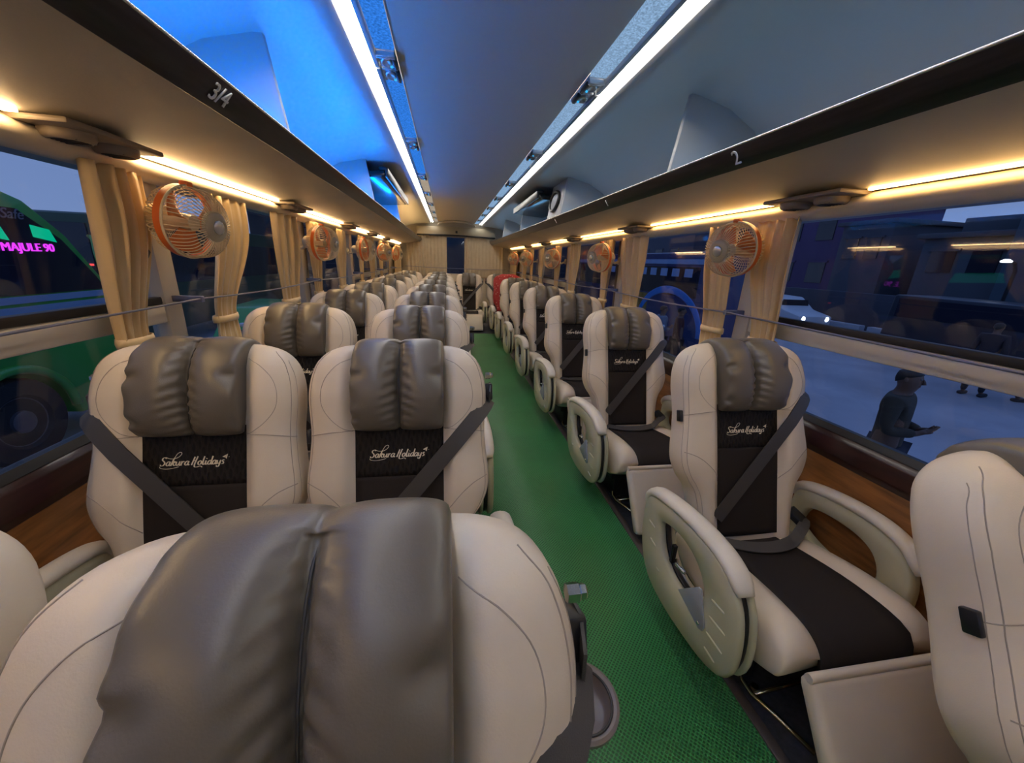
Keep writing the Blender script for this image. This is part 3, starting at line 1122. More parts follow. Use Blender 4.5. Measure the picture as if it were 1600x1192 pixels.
# luggage shelves: lip, underside, back and curved roof of the bin
for sd, fl in (('left', True), ('right', False)):
    s = -1 if fl else 1
    shelf = thing('luggage_shelf', (0, 0, 0), 0, 'open luggage shelf with dark lip over the %s windows, %s' % (sd, 'glowing blue inside' if fl else 'dim grey inside'), 'shelf', 'luggage shelves')
    prism_y('shelf_bottom', [(.745, 1.547), (.76, 1.56), (1.10, 1.515), (1.222, 1.515), (1.222, 1.490), (1.10, 1.490)], M['binunder'], parent=shelf, flip=fl, y1=8.5)
    prism_y('shelf_lip', [(.70, 1.594), (.712, 1.600), (.722, 1.592), (.755, 1.565), (.758, 1.549), (.746, 1.539)], M['lip'], parent=shelf, bev=.003, flip=fl, y1=8.5)
    g = G()
    g.tube([(s * .704, y, 1.598) for y in (YF, 2, 5, 8.5)], .0042, 8)
    g.obj('chrome_trim', M['chrome'], shelf)
    # roof of the bin: curve from the bullnose beside the lamp down to the wall
    inner = [(.500, 1.935), (.512, 1.912), (.535, 1.898), (.57, 1.896), (.66, 1.895), (.80, 1.886), (.95, 1.852), (1.08, 1.785), (1.17, 1.69), (1.22, 1.58), (1.222, 1.516)]
    outer = [(1.24, 1.516), (1.24, 1.60), (1.19, 1.72), (1.10, 1.81), (.96, 1.885), (.80, 1.915), (.66, 1.925), (.57, 1.925), (.545, 1.93), (.535, 1.95), (.50, 1.95)]
    prism_y('shelf_roof', inner + outer, M['bin'], parent=shelf, flip=fl, angle=30, y1=8.5)
    for y in ((1.65, 3.28, 3.70, 5.12, 6.75) if not fl else (1.62, 3.25, 4.93)):
        g = G()
        poly = [(.722, 1.585), (.772, 1.890), (.80, 1.889), (.95, 1.855), (1.08, 1.788), (1.17, 1.685), (1.215, 1.58), (1.215, 1.52), (1.10, 1.52), (.765, 1.562)]
        if fl:
            poly = [(-a, b) for a, b in poly]
        g.prism(poly, 'y', y - .012, y + .012, .003)
        g.obj('divider', M['bin'], shelf, angle=40)
    # speaker panel (right) between the two close dividers
    if not fl:
        g = G()
        nrm = Vector((-.299, 0, -.067)).normalized()
        g.prism([(.722, 1.60), (.764, 1.88), (.776, 1.88), (.734, 1.60)], 'y', 3.29, 3.69, .002)
        g.obj('speaker_panel', M['bin'], shelf, angle=40)
# speaker
sp = thing('speaker', (.741, 3.49, 1.735), 0, 'black oval speaker set in the right luggage shelf', 'speaker')
g = G()
ang = math.atan2(.26, -.059)
def spk(u, v, w):   # u along bus, v up the panel, w towards the aisle
    return Vector((.148 * v - .989 * w, u, .989 * v + .148 * w))
ring = [(.13 * cos(a), .075 * sin(a)) for a in [2 * PI * i / 32 for i in range(32)]]
g.tube([spk(a, b, .012) for a, b in ring], .014, 8, closed=True)
g.obj('rim', M['blackp'], sp)
g = G()
g.loops([[spk(a * k, b * k, w) for a, b in ring] for k, w in ((.95, .006), (.8, .012), (.5, .02), (.2, .024), (.02, .025))])
g.obj('cone', M['grey'], sp)

# monitors folded up under the shelf roofs
def monitor(s, y0, y1, label):
    t = thing('monitor', (0, (y0 + y1) / 2, 0), 0, label, 'monitor', 'fold-down monitors')
    L = (y1 - y0) / 2
    g = G()
    poly = [(.645, 1.795), (.655, 1.835), (1.0, 1.80), (1.0, 1.765), (.68, 1.785)]
    if s < 0:
        poly = [(-a, b) for a, b in poly]
    g.prism(poly, 'y', -L, L, .004)
    g.obj('screen_case', M['screen'], t, angle=40)
    g = G()
    a, b = sorted((s * .640, s * .69))
    g.box(a, b, -L - .01, L + .01, 1.836, 1.856, .004)
    a, b = sorted((s * .622, s * .645))
    g.box(a, b, -L - .01, L + .01, 1.79, 1.852, .004)
    g.obj('dark_frame', M['blackp'], t, angle=40)
    return t
monitor(1, 3.74, 5.02, 'dark monitor folded under the right shelf roof, left of the oval speaker')
monitor(-1, 3.29, 4.85, 'dark monitor folded under the blue left shelf roof')

# blue light strip behind the left lip
def led(name, x, y0, y1, z, w, h, m, label, cat='light', group=None):
    g = G()
    g.box(x - w / 2, x + w / 2, y0, y1, z - h / 2, z + h / 2)
    return tag(g.obj(name, m, None, smooth=False), label, cat, group)
led('led_strip', -.80, YF + .05, 4.90, 1.572, .02, .008, M['led_blue'], 'blue light strip lying behind the left shelf lip')
led('led_strip', -.80, 5.0, 8.3, 1.572, .014, .008, emat('amber_led', (1.0, .60, .22), 26), 'warm light strip behind the rear of the left shelf lip')
led('led_strip', .80, YF + .05, 8.3, 1.572, .010, .006, emat('dim_blue_fill', (.14, .50, 1.0), 8.0), 'faint bluish fill strip added unseen behind the right shelf lip')  # unseen fill, added to tint the inside of the right shelf blue

# ceiling
struct(slab('ceiling', -.372, .372, YF, 8.45, 1.945, 2.0, M['ceil']))
struct(slab('ceiling_roof', -1.26, 1.26, YF, YR, 2.0, 2.06, M['ceil']))
# lamps: two rows of white tubes
seg = [(YF, .45), (.46, 1.84), (1.85, 3.22), (3.23, 4.6), (4.61, 5.98), (5.99, 7.36), (7.37, 8.42)]
for s, nm in ((-1, 'left'), (1, 'right')):
    for i, (a, b) in enumerate(seg):
        lab = 'white light tube along the %s edge of the ceiling, %s from the camera' % (nm, ORD[i + 1])
        t = thing('ceiling_light', (0, 0, 0), 0, lab, 'light', 'white ceiling lights')
        g = G()
        x0, x1 = sorted((s * .462, s * .489))
        g.box(x0, x1, a + .004, b - .004, 1.925, 1.945, .004)
        g.obj('diffuser', M['led_white'], t, angle=40)
        g = G()
        x0, x1 = sorted((s * .445, s * .461))
        g.box(x0, x1, a + .002, b - .002, 1.920, 1.95, .001)
        g.obj('lamp_rim', M['grey'], t, angle=40)

# frosted strips, cove light put in as emission, reading light units between
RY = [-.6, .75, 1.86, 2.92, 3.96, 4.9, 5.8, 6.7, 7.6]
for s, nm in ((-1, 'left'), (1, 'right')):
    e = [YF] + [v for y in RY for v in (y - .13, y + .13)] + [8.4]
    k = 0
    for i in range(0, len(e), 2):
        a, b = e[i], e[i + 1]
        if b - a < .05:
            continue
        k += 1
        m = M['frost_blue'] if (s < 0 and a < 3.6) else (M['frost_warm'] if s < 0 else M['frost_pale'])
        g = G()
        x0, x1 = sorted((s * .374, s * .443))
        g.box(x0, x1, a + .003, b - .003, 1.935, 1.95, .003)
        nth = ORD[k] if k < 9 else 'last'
        tag(g.obj('frosted_panel', m, None, angle=40), 'frosted panel with added %s glow beside the %s ceiling lights, %s from the camera' % ('blue' if (s < 0 and a < 3.6) else 'pale', nm, nth if k < len(RY) + 1 else 'last'), 'light panel', 'frosted panels by the ceiling lights')

def reading_unit(s, y, label):
    t = thing('reading_light', (s * .409, y, 1.937), 0, label, 'reading light', 'reading lights')
    g = G()
    g.box(-.034, .034, -.124, .124, -.004, .012, .004)
    g.obj('housing', M['paleplate'], t, angle=40)
    g = G()
    g.box(-.034, .034, -.126, -.108, -.022, .0, .004)
    g.obj('frame', M['silver'], t, angle=40)
    g = G()
    g.box(-.030, .030, -.004, .006, -.012, .0, .002)
    g.obj('crossbar', M['silver'], t, angle=40)
    for dy in (-.055, .058):
        g = G()
        g.lathe([(.030, 0), (.029, -.006), (.024, -.010), (.012, -.004), (.001, -.002)], 24, Matrix.Translation((-s * -.004, dy, -.004)) @ Matrix.Diagonal((.75, 1.25, 1, 1)))
        ln = g.obj('lens', M['silver'], t)
        g = G()
        g.lathe([(.006, 0), (.005, -.005), (.001, -.007)], 12, Matrix.Translation((s * -.012, dy + .02, -.012)))
        g.obj('bulb', emat('blue_bulb', (.05, .5, 1), 1.2) if 'bulb' not in M else M['bulb'], ln)
        g = G()
        x0, x1 = sorted((-s * .020, -s * .036))
        g.box(x0, x1, dy - .045, dy + .035, -.020, -.002, .004)
        g.obj('switch', M['blackp'], t, angle=40)
    return t
M['bulb'] = emat('blue_bulb', (.05, .5, 1), 1.0)
pr_ = {}
for s, nm in ((-1, 'left'), (1, 'right')):
    for i, y in enumerate(RY):
        lab = 'twin reading lights under the %s ceiling edge, %s unit from the camera' % (nm, ORD[i + 1] if i < 8 else 'last')
        if s in pr_:
            c = copy_tree(pr_[s])
            c.location = (s * .409, y, 1.937)
            tag(c, lab)
        else:
            pr_[s] = reading_unit(s, y, lab)

# warm light strips over the windows
VY = [-.1, 1.28, 2.62, 3.98, 5.15, 6.3]
def vent(s, y, label):
    t = thing('air_vent', (s * 1.085, y, 1.483), 0, label, 'air vent', 'air vents under the shelves')
    g = G()
    g.box(-.062, .062, -.155, .155, -.010, .004, .005)
    g.obj('plate', M['ventp'], t, angle=40)
    for dy in (-.07, .07):
        g = G()
        g.lathe([(.050, 0), (.050, -.010), (.046, -.018), (.038, -.022), (.034, -.016), (.001, -.016)], 24, Matrix.Translation((s * .006, dy, -.010)))
        n = g.obj('nozzle', M['ventp'], t, angle=50)
        g = G()
        for k in range(-2, 3):
            g.box(-.034 + s * .006, .034 + s * .006, dy + k * .012 - .002, dy + k * .012 + .002, -.031, -.026)
        g.obj('louvre', M['blackp'], n, smooth=False)
    return t
pv = {}
for s, nm in ((-1, 'left'), (1, 'right')):
    for i, y in enumerate(VY):
        lab = 'taupe air vent pair under the %s luggage shelf, %s from the camera' % (nm, ORD[i + 1])
        if s in pv:
            c = copy_tree(pv[s])
            c.location = (s * 1.085, y, 1.483)
            tag(c, lab)
        else:
            pv[s] = vent(s, y, lab)
ws = []
yy = YF
for y in VY:
    ws.append((yy, y - .17))
    yy = y + .17
ws.append((yy, 8.2))
for i, (a, b) in enumerate(ws):
    if b - a < .1:
        continue
    led('led_strip', -1.110, a, b, 1.4845, .024, .006, M['led_warm'], 'bright warm light strip above the left windows, %s piece from the camera' % ORD[i + 1], group='warm light strips over the left windows')
    led('led_strip', 1.113, a, b, 1.4850, .014, .005, M['led_yellow'], 'soft yellow light strip above the right windows, %s piece from the camera' % ORD[i + 1], group='yellow light strips over the right windows')

# seat numbers painted on the lips
def lip_mark(txt, s, y, label, size=.05):
    # the lip's slanted inner face runs from (.700,1.594) to (.742,1.541)
    d = Vector((s * .026, 0, -.033)).normalized()
    nrm = Vector((-s * .79, 0, -.61)).normalized()
    up = -d
    rt = up.cross(nrm)
    M4 = Matrix((( rt.x, up.x, nrm.x, s * .7197), (rt.y, up.y, nrm.y, y), (rt.z, up.z, nrm.z, 1.5655), (0, 0, 0, 1)))
    o = text_mesh('seat_number', txt, size, .0015, M['mark'], M4)
    return tag(o, label, 'number', 'seat numbers on the shelf lips')
lip_mark('3/4', -1, 1.16, 'white painted number 3/4 on the left shelf lip', .058)
lip_mark('2', 1, 1.23, 'white painted number 2 on the right shelf lip', .062)
lip_mark('1', 1, 2.27, 'small white mark on the right shelf lip beyond the 2', .05)
lip_mark('1', 1, 3.36, 'farthest small white mark on the right shelf lip, below the oval speaker', .05)

# ------------------------------------------------------------------ rear wall
struct(slab('wall_rear', -1.26, 1.26, YR, YR + .06, 0, .93, M['cream']))
for a, b in ((-1.26, -.80), (.80, 1.26)):
    trim(slab('t', a, b, YR, YR + .06, .93, 2.0, M['post']))
trim(slab('t', -.80, .80, YR, YR + .06, 1.66, 2.0, M['post']))
w9 = struct(slab('window_rear', -.80, .80, YR + .01, YR + .016, .93, 1.66, M['glass']))
struct(slab('wall_front', -1.26, 1.26, YF - .06, YF, 0, 2.0, M['post']))
# header with black curtain rail, camera dome and ceiling arch
g = G()
P = []
for i in range(17):
    x = -.80 + 1.6 * i / 16
    P.append((x, 1.690 + .016 * (1 - (x / .8) ** 2)))
for i in range(16, -1, -1):
    x = -.80 + 1.6 * i / 16
    P.append((x, 1.83 + .03 * (1 - (x / .8) ** 2)))
g.prism(P, 'y', 8.42, 8.47, .004)
trim(g.obj('t', mat('olive_beige_header', (.34, .29, .20), .5), None, angle=40))
tag(G().tube([(x, 8.43, 1.680 + .016 * (1 - (x / .8) ** 2)) for x in [-.80 + .1 * i for i in range(17)]], .015, 10).obj('curtain_rail', M['blackp']), 'black curtain rail across the rear window', 'curtain rail')
g = G()
g.box(-.022, .022, 8.395, 8.43, 1.735, 1.782, .006)
tag(g.obj('camera_unit', M['blackp'], None, angle=40), 'tiny black camera on the header above the rear window', 'camera')
g = G()
g.tube([(.36 * cos(a), 8.05, 1.845 + .085 * sin(a)) for a in [PI * i / 24 for i in range(25)]], .018, 8, up=(0, 1, 0), ry=.05)
trim(g.obj('t', M['cream']))

# ------------------------------------------------------------------ curtains
def curtain(name, path, z0, z1, label, group, npl=5, amp=.020, tie=None, m=None, flare=.65, ph=0.0, tie_z=.95, tie_w=.3, rows=30, cols=60):
    """hanging cloth; path(u) gives a point on the rail for u in 0..1 plus its sideways normal"""
    g = G()
    rings = []
    for i in range(rows + 1):
        z = z1 + (z0 - z1) * i / rows
        if tie is not None:
            if z > tie_z:
                k = sm((z1 - .04 - z) / (z1 - .04 - tie_z)) ** 1.5
                wk = 1 + (tie_w - 1) * k
            else:
                wk = tie_w + (flare - tie_w) * sm((tie_z - z) / .12)
                k = 1.0
        else:
            wk, k = 1, 0
        r = []
        for j in range(cols + 1):
            u = j / cols
            uu = .5 + (u - .5) * wk + (tie or 0) * k
            p, nrm = path(uu)
            a = amp * (1 - .45 * k) * (.55 + .45 * sin(3.1 * u + ph + 1))
            off = a * sin(2 * PI * npl * u + ph + .5 * sin(4 * z + ph)) + .25 * a * sin(2 * PI * npl * 2.3 * u + 2 * ph + 5 * z)
            r.append(Vector((p.x + nrm.x * off, p.y + nrm.y * off, z)))
        rings.append(r)
    g.loops(rings, False, False)
    t = thing('curtain', (0, 0, 0), 0, label, 'curtain', group)
    g.obj('cloth', m or M['curtain'], t, solid=.003, fix=False)
    if tie is not None:
        g = G()
        pc, nrm = path(.5 + tie)
        pe, _ = path(.5 + tie + tie_w / 2 + .015)
        hw = (pe - pc).length
        d = (pe - pc).normalized()
        q = [pc + d * (hw * cos(a)) + nrm * (.026 * sin(a)) for a in [2 * PI * i / 20 for i in range(20)]]
        g.tube([Vector((v.x, v.y, tie_z + .004 * sin(3 * i))) for i, v in enumerate(q)], .016, 6, closed=True, up=(0, 0, 1), ry=.016) if False else g.tube([Vector((v.x, v.y, tie_z)) for v in q], .004, 6, closed=True, up=(0, 0, 1), ry=.016)
        g.obj('tie_back', m or M['curtain'], t)
    return t

def side_path(s, yc, w):
    return lambda u: (Vector((s * 1.135, yc + (u - .5) * w, 0)), Vector((-s, 0, 0)))
CL = [(1.385, .22, -.33, .55), (1.99, .28, -.62, .55), (2.585, .36, -.10, .65), (3.10, .2, -.1, .6), (3.82, .36, -.1, .6), (4.62, .2, -.1, .6), (5.2, .3, .1, .6), (5.98, .2, -.1, .6), (6.7, .3, .1, .6)]
CR = [(1.455, .22, -.25, .62), (1.775, .20, -.25, .75), (2.72, .38, -.13, .6), (3.17, .22, 0, .6), (4.02, .3, .1, .6), (4.68, .2, 0, .6), (5.45, .3, .1, .6), (6.15, .2, 0, .6), (6.7, .3, .1, .6)]
LBL = 'gathered gold beige curtain on the %s windows, %s from the camera'
for i, (y, w, t, tw) in enumerate(CL):
    curtain('c', side_path(-1, y, w), .80, 1.43, (LBL % ('left', ORD[i + 1] if i < 8 else 'ninth')) if i else 'widest gathered gold beige curtain, left of the nearest left fan', 'side window curtains', npl=4, ph=i * 1.7, tie=t, tie_z=.94, tie_w=tw, amp=.026)
for i, (y, w, t, tw) in enumerate(CR):
    curtain('c', side_path(1, y, w), .80, 1.43, (LBL % ('right', ORD[i + 1] if i < 8 else 'ninth')) if i > 1 else ('gathered gold beige curtain just right of the nearest right fan', 'gathered gold beige curtain hanging behind the nearest right fan')[i], 'side window curtains', npl=4, ph=i * 2.1 + 1, tie=t, tie_z=.94, tie_w=tw, amp=.022)
def rear_path(x0, x1):
    return lambda u: (Vector((x0 + (x1 - x0) * u, 8.50, 0)), Vector((0, -1, 0)))
curtain('c', rear_path(-1.02, -.20), .86, 1.675, 'wide beige curtain left of the dark gap in the rear window', 'rear window curtains', npl=11, amp=.022, m=M['curtainrear'])
curtain('c', rear_path(.165, 1.0), .86, 1.675, 'wide beige curtain right of the dark gap in the rear window', 'rear window curtains', npl=11, amp=.022, ph=2, m=M['curtainrear'])
for s, nm in ((-1, 'left'), (1, 'right')):
    curtain('c', side_path(s, 7.95, .9), .86, 1.43, 'long gold beige curtain closing the rear corner on the %s wall' % nm, 'rear corner curtains', npl=9, amp=.022, ph=s)

# cords that hold the curtains
for s, nm in ((-1, 'left'), (1, 'right')):
    g = G()
    pts = []
    kn = [YF] + PY + [8.45]
    for a, b in zip(kn, kn[1:]):
        for i in range(8):
            t = i / 8
            pts.append((s * 1.095, a + (b - a) * t, 1.040 - .012 * sin(PI * t)))
    pts.append((s * 1.095, 8.45, 1.04))
    g.tube(pts, .0038, 6)
    c = tag(g.obj('stretched_cord', M['cord']), 'thin blue grey cord stretched across the curtains on the %s side' % nm, 'cord', 'curtain cords')
    for y in PY:
        g = G()
        a, b = sorted((s * 1.088, s * 1.187))
        g.box(a, b, y - .010, y + .010, 1.028, 1.050, .003)
        g.obj('cord_clip', M['cord'], c, angle=40)
tag(G().tube([(x, 8.455, 1.05 - .01 * (1 - x * x)) for x in [-1.05 + .1 * i for i in range(22)]], .0045, 6).obj('stretched_cord', M['cord']), 'thin dark cord across the rear window curtains', 'cord', 'curtain cords')

# ------------------------------------------------------------------ fans
def fan(s):
    """s = side; fan axis along local +x (front), built at the origin, ring radius .108"""
    t = thing('fan')
    R_ = .108
    NB = 52
    def cage(prof, name, n, r):
        g = G()
        P = catmull([(a, b, 0) for a, b in prof], 4)
        for k in range(n):
            a = 2 * PI * k / n
            g.tube([(p.x, p.y * cos(a), p.y * sin(a)) for p in P], r, 4)
        return g
    cage([(.0, R_ - .001), (.034, R_ - .003), (.066, .094), (.084, .066), (.090, .044)], 'front', NB, .0017).obj('front_grille', M['fanwire'], t)
    cage([(-.004, R_ - .001), (-.034, R_ - .006), (-.056, .088), (-.066, .05), (-.068, .035)], 'rear', 44, .0016).obj('rear_grille', M['fanwire'], t)
    g = G()
    My = Matrix.Rotation(PI / 2, 4, 'Y')
    g.lathe([(R_ - .004, -.014), (R_ + .003, -.014), (R_ + .003, .008), (R_ - .004, .008), (R_ - .004, -.014)], 48, My, cap=False)
    g.obj('rim_band', M['fanband'], t, angle=40)
    g = G()
    g.tube([(.010, (R_ + .001) * cos(2 * PI * k / 48), (R_ + .001) * sin(2 * PI * k / 48)) for k in range(48)], .004, 6, closed=True)
    g.obj('rim_wire', M['fanwire'], t)
    g = G()
    g.lathe([(.001, .076), (.046, .078), (.048, .084), (.046, .092), (.040, .096), (.026, .097), (.001, .098)], 32, My)
    hb = g.obj('hub_cap', M['fanhub'], t, angle=50)
    g = G()
    g.lathe([(.022, .096), (.022, .101), (.018, .104), (.001, .104)], 24, My)
    g.obj('emblem', M['emblem'], hb, angle=50)
    for k in range(3):
        g = G()
        a0 = 2 * PI * k / 3 + .3
        top = []
        for i in range(7):
            r_ = .024 + (.094 - .024) * i / 6
            for j in range(7):
                sp_ = .42 + .18 * i / 6
                a = a0 + (j / 6 - .5) * 2 * sp_
                top.append(((j / 6 - .5) * .036, r_ * cos(a), r_ * sin(a)))
        fs = [(i * 7 + j, i * 7 + j + 1, (i + 1) * 7 + j + 1, (i + 1) * 7 + j) for i in range(6) for j in range(6)]
        g.add(top, fs)
        g.obj('blade', M['blade'], t, solid=.002, fix=False)
    g = G()
    g.lathe([(.001, -.12), (.030, -.118), (.038, -.108), (.040, -.065), (.036, -.058), (.026, -.05), (.024, .02), (.001, .022)], 24, My)
    g.obj('motor_housing', M['fanwire'], t, angle=50)
    g = G()
    g.box(-.012, .016, -.012, .012, R_ - .002, R_ + .014, .004)
    g.obj('clip', M['fanband'], t, angle=40)
    return t

fp = None
FANS = [(-1, 1.475, 1.298, (.975, -.17, -.13)), (-1, 2.86, 1.285, (.97, -.22, -.05)), (-1, 4.24, 1.275, (.98, -.15, 0)), (-1, 5.5, 1.27, (.8, -.6, 0)), (-1, 6.75, 1.27, (.9, -.3, 0)),
        (1, 1.53, 1.312, (-.97, -.20, -.12)), (1, 3.01, 1.285, (-.96, -.28, -.05)), (1, 4.5, 1.275, (-.75, -.6, .1)), (1, 6.0, 1.275, (-.75, -.6, 0)), (1, 7.2, 1.275, (-.8, -.5, 0))]
for i, (s, y, z, ax) in enumerate(FANS):
    if fp is None:
        o = fp = fan(1)
    else:
        o = copy_tree(fp)
        for c in children(o):
            if c.name.startswith('wall_bracket'):
                bpy.data.objects.remove(c)
    A = Vector(ax).normalized()
    Zv = Vector((0, 0, 1))
    Yv = Zv.cross(A).normalized()
    Zv = A.cross(Yv)
    o.rotation_euler = Matrix((A, Yv, Zv)).transposed().to_euler()
    o.location = (s * 1.018, y, z)
    nm = 'left' if s < 0 else 'right'
    tag(o, 'small orange and ivory wire fan over the %s windows, %s from the camera' % (nm, ORD[i % 5 + 1]), 'fan', 'wall fans')
    # bracket from the motor to the pillar, its own per fan because each is aimed differently
    g = G()
    base = Vector((s * 1.195, y + .03, z - .02))
    p1 = Vector((s * 1.018, y, z)) - A * .10
    inv = (Matrix.Translation(o.location) @ o.rotation_euler.to_matrix().to_4x4()).inverted()
    pts = [p1 + Vector((0, 0, .0)), p1 * .6 + base * .4 + Vector((0, 0, -.03)), base]
    g.tube([inv @ p for p in catmull(pts, 5)], .010, 8)
    g.lathe([(.030, 0), (.030, .012), (.020, .016)], 16, inv @ Matrix.Translation(base) @ Matrix.Rotation(-s * PI / 2, 4, 'Y'))
    g.obj('wall_bracket', M['fanwire'], o)
# small black strap hanging at the nearest left pillar
tag(G().tube([(-1.165, 1.50, 1.215), (-1.15, 1.46, 1.20), (-1.14, 1.425, 1.18), (-1.14, 1.41, 1.15)], [.010, .014, .012, .005], 8).obj('cable_end', M['blackp']), 'short black cable hanging under the nearest left fan', 'cable')

# red bottle by the rear left seats
rb = thing('bottle', (.02, 5.55, .006), 0, 'small red topped bottle on the mat beside the far left aisle seats', 'bottle')
G().lathe([(.03, 0), (.034, .004), (.034, .15), (.03, .18), (.014, .21), (.014, .225)], 16).obj('body', M['grey'], rb, angle=40)
G().lathe([(.018, .222), (.018, .25), (.016, .254)], 16).obj('cap', M['fanband'], rb, angle=40)

# ------------------------------------------------------------------ outside
GZ = -1.25
M['road'] = mat('blue_grey_paving', (.40, .39, .42), .5, var=.25, vscale=.5, bump=.2, bscale=20)
struct(slab('ground', -60, 60, -40, 80, GZ - .3, GZ, M['road']))
M['busgreen'] = mat('green_paint', (.06, .40, .07), .3, coat=.3)
M['dglass'] = mat('dark_tinted_glass', (.02, .022, .035), .08)
M['tyre'] = mat('tyre_rubber', (.02, .022, .028), .8)
M['white'] = mat('white_paint', (.6, .62, .65), .4)
M['pale_blue'] = mat('pale_blue_paint', (.28, .42, .66), .35)
M['magenta'] = emat('magenta_led', (.85, .05, 1.0), 1.6)
M['greenlit'] = emat('green_lit_window', (.0, .75, .38), .75)

def wheel(par, x, y, z, r, s):
    g = G()
    My = Matrix.Translation((x, y, z)) @ Matrix.Rotation(s * PI / 2, 4, 'Y')
    g.lathe([(r * .55, -.12), (r * .95, -.12), (r, -.09), (r, .06), (r * .95, .10), (r * .62, .10), (r * .55, .06)], 32, My)
    w = g.obj('wheel', M['tyre'], par, angle=40)
    g = G()
    g.lathe([(r * .56, .0), (r * .58, .07), (r * .5, .05), (r * .28, .02), (r * .25, .09), (r * .18, .11), (.01, .11)], 24, My)
    g.obj('wheel_rim', mat('dull_steel', (.12, .13, .16), .4, .5), w, angle=40)

# green coach parked on the left, nose towards the rear of our bus
gb = thing('coach', (0, -.25, GZ), 0, 'bright green coach parked outside the left windows with magenta sign', 'bus')
X0 = -4.9
g = G()
side = [(-2.0, .35), (4.30, .35), (4.42, .75), (4.62, 1.02), (5.0, 1.08), (5.45, 1.0), (5.62, .72), (5.68, .35), (6.75, .35), (6.92, .6), (6.88, 1.3), (6.70, 1.75), (6.15, 2.55), (5.75, 2.9), (5.55, 2.97), (-2.0, 3.05)]
g.prism(side, 'x', X0 - 2.4, X0, .04)
g.obj('body', M['busgreen'], gb, angle=30)
g = G()
g.prism([(-2.0, 1.88), (6.50, 1.88), (6.40, 2.05), (6.05, 2.50), (5.62, 2.80), (-2.0, 2.88)], 'x', X0, X0 + .012)
g.obj('side_glass', M['dglass'], gb, smooth=False)
g = G()
for z in (1.68, 1.79):
    g.prism([(-2, z), (6.6, z), (6.55, z + .075), (-2, z + .075)], 'x', X0, X0 + .014)
g.obj('stripe', M['pale_blue'], gb, smooth=False)
for i, (y0, y1) in enumerate(((4.0, 5.05), (5.12, 5.45), (5.72, 5.98))):
    g = G()
    g.prism([(y0, 2.51), (y1, 2.46), (y1 - .05, 2.60), (y0, 2.64)], 'x', X0 + .012, X0 + .02)
    g.obj('lit_window', M['greenlit'], gb, smooth=False)
Mt = Matrix(((0, 0, 1, X0 + .02), (1, 0, 0, 5.63), (0, 1, 0, 2.39), (0, 0, 0, 1)))
text_mesh('led_sign', 'MAJULE 90', .125, .006, M['magenta'], Mt, gb)
Mt = Matrix(((0, 0, 1, X0 + .02), (1, 0, 0, 5.55), (0, 1, 0, 2.735), (0, 0, 0, 1)))
text_mesh('windscreen_lettering', 'Safe', .15, .004, mat('faded_white_decal', (.2, .2, .26), .6), Mt, gb, .3)
wheel(gb, X0 - .12, 5.03, .5, .5, 1)
wheel(gb, X0 - .12, .3, .5, .5, 1)
g = G()
g.tube([(X0 + .005, 5.03 + .60 * cos(a), .5 + .60 * sin(a)) for a in [PI * i / 20 for i in range(21)]], .05, 8)
g.obj('wheel_arch', M['busgreen'], gb)

# second coach behind it
db = thing('coach', (0, 0, GZ), 0, 'dark coach with small blue and red lights seen left of the nearest curtain', 'bus')
g = G()
g.box(-9.6, -7.1, 9.4, 18, .4, 3.05, .12)
g.obj('body', mat('dark_green_paint', (.03, .07, .04), .4), db, angle=40)
g = G()
g.box(-9.3, -7.3, 9.36, 9.405, 1.2, 2.85, .02)
g.box(-7.105, -7.085, 9.7, 17.5, 1.6, 2.6, .004)
g.obj('glass', M['dglass'], db, angle=40)
g = G()
g.box(-7.75, -7.6, 9.33, 9.37, 2.35, 2.41, 0, 0, Matrix.Translation((-7.67, 9.35, 2.38)) @ Matrix.Rotation(-.5, 4, 'Y') @ Matrix.Translation((7.67, -9.35, -2.38)))
g.obj('blue_lamp', emat('blue_lamp', (.02, .08, 1), 2.0), db, smooth=False)
for (x, z) in ((-8.1, 1.75), (-7.5, 1.0), (-7.35, 2.05)):
    G().box(x - .03, x + .03, 9.33, 9.37, z - .02, z + .02).obj('red_lamp', emat('red_lamp', (1, .08, .08), 1.5) if 'redl' not in M else M['redl'], db, smooth=False)
g = G()
g.tube([(-7.2, 9.25, 2.6), (-6.9, 9.0, 2.55), (-6.85, 8.95, 2.3), (-6.85, 8.95, 1.9)], [.03, .08, .1, .08], 10)
g.obj('mirror', M['busgreen'], db)

# low green car past the first left pillar
gc = thing('car', (-3.6, 8.6, GZ), 0, 'green car outside the second left window, low and dark', 'car')
g = G()
g.prism([(-1.7, .3), (-1.75, .75), (-1.1, .95), (-.5, 1.42), (.9, 1.45), (1.5, 1.0), (1.9, .85), (1.9, .3)], 'x', -.8, .8, .06)
g.obj('body', M['busgreen'], gc, angle=30)
g = G()
g.prism([(-1.0, .97), (-.45, 1.37), (.85, 1.39), (1.35, 1.0)], 'x', .79, .815)
g.obj('side_glass', M['dglass'], gc, smooth=False)
for y in (-1.1, 1.2):
    wheel(gc, .72, y, .3, .3, 1)

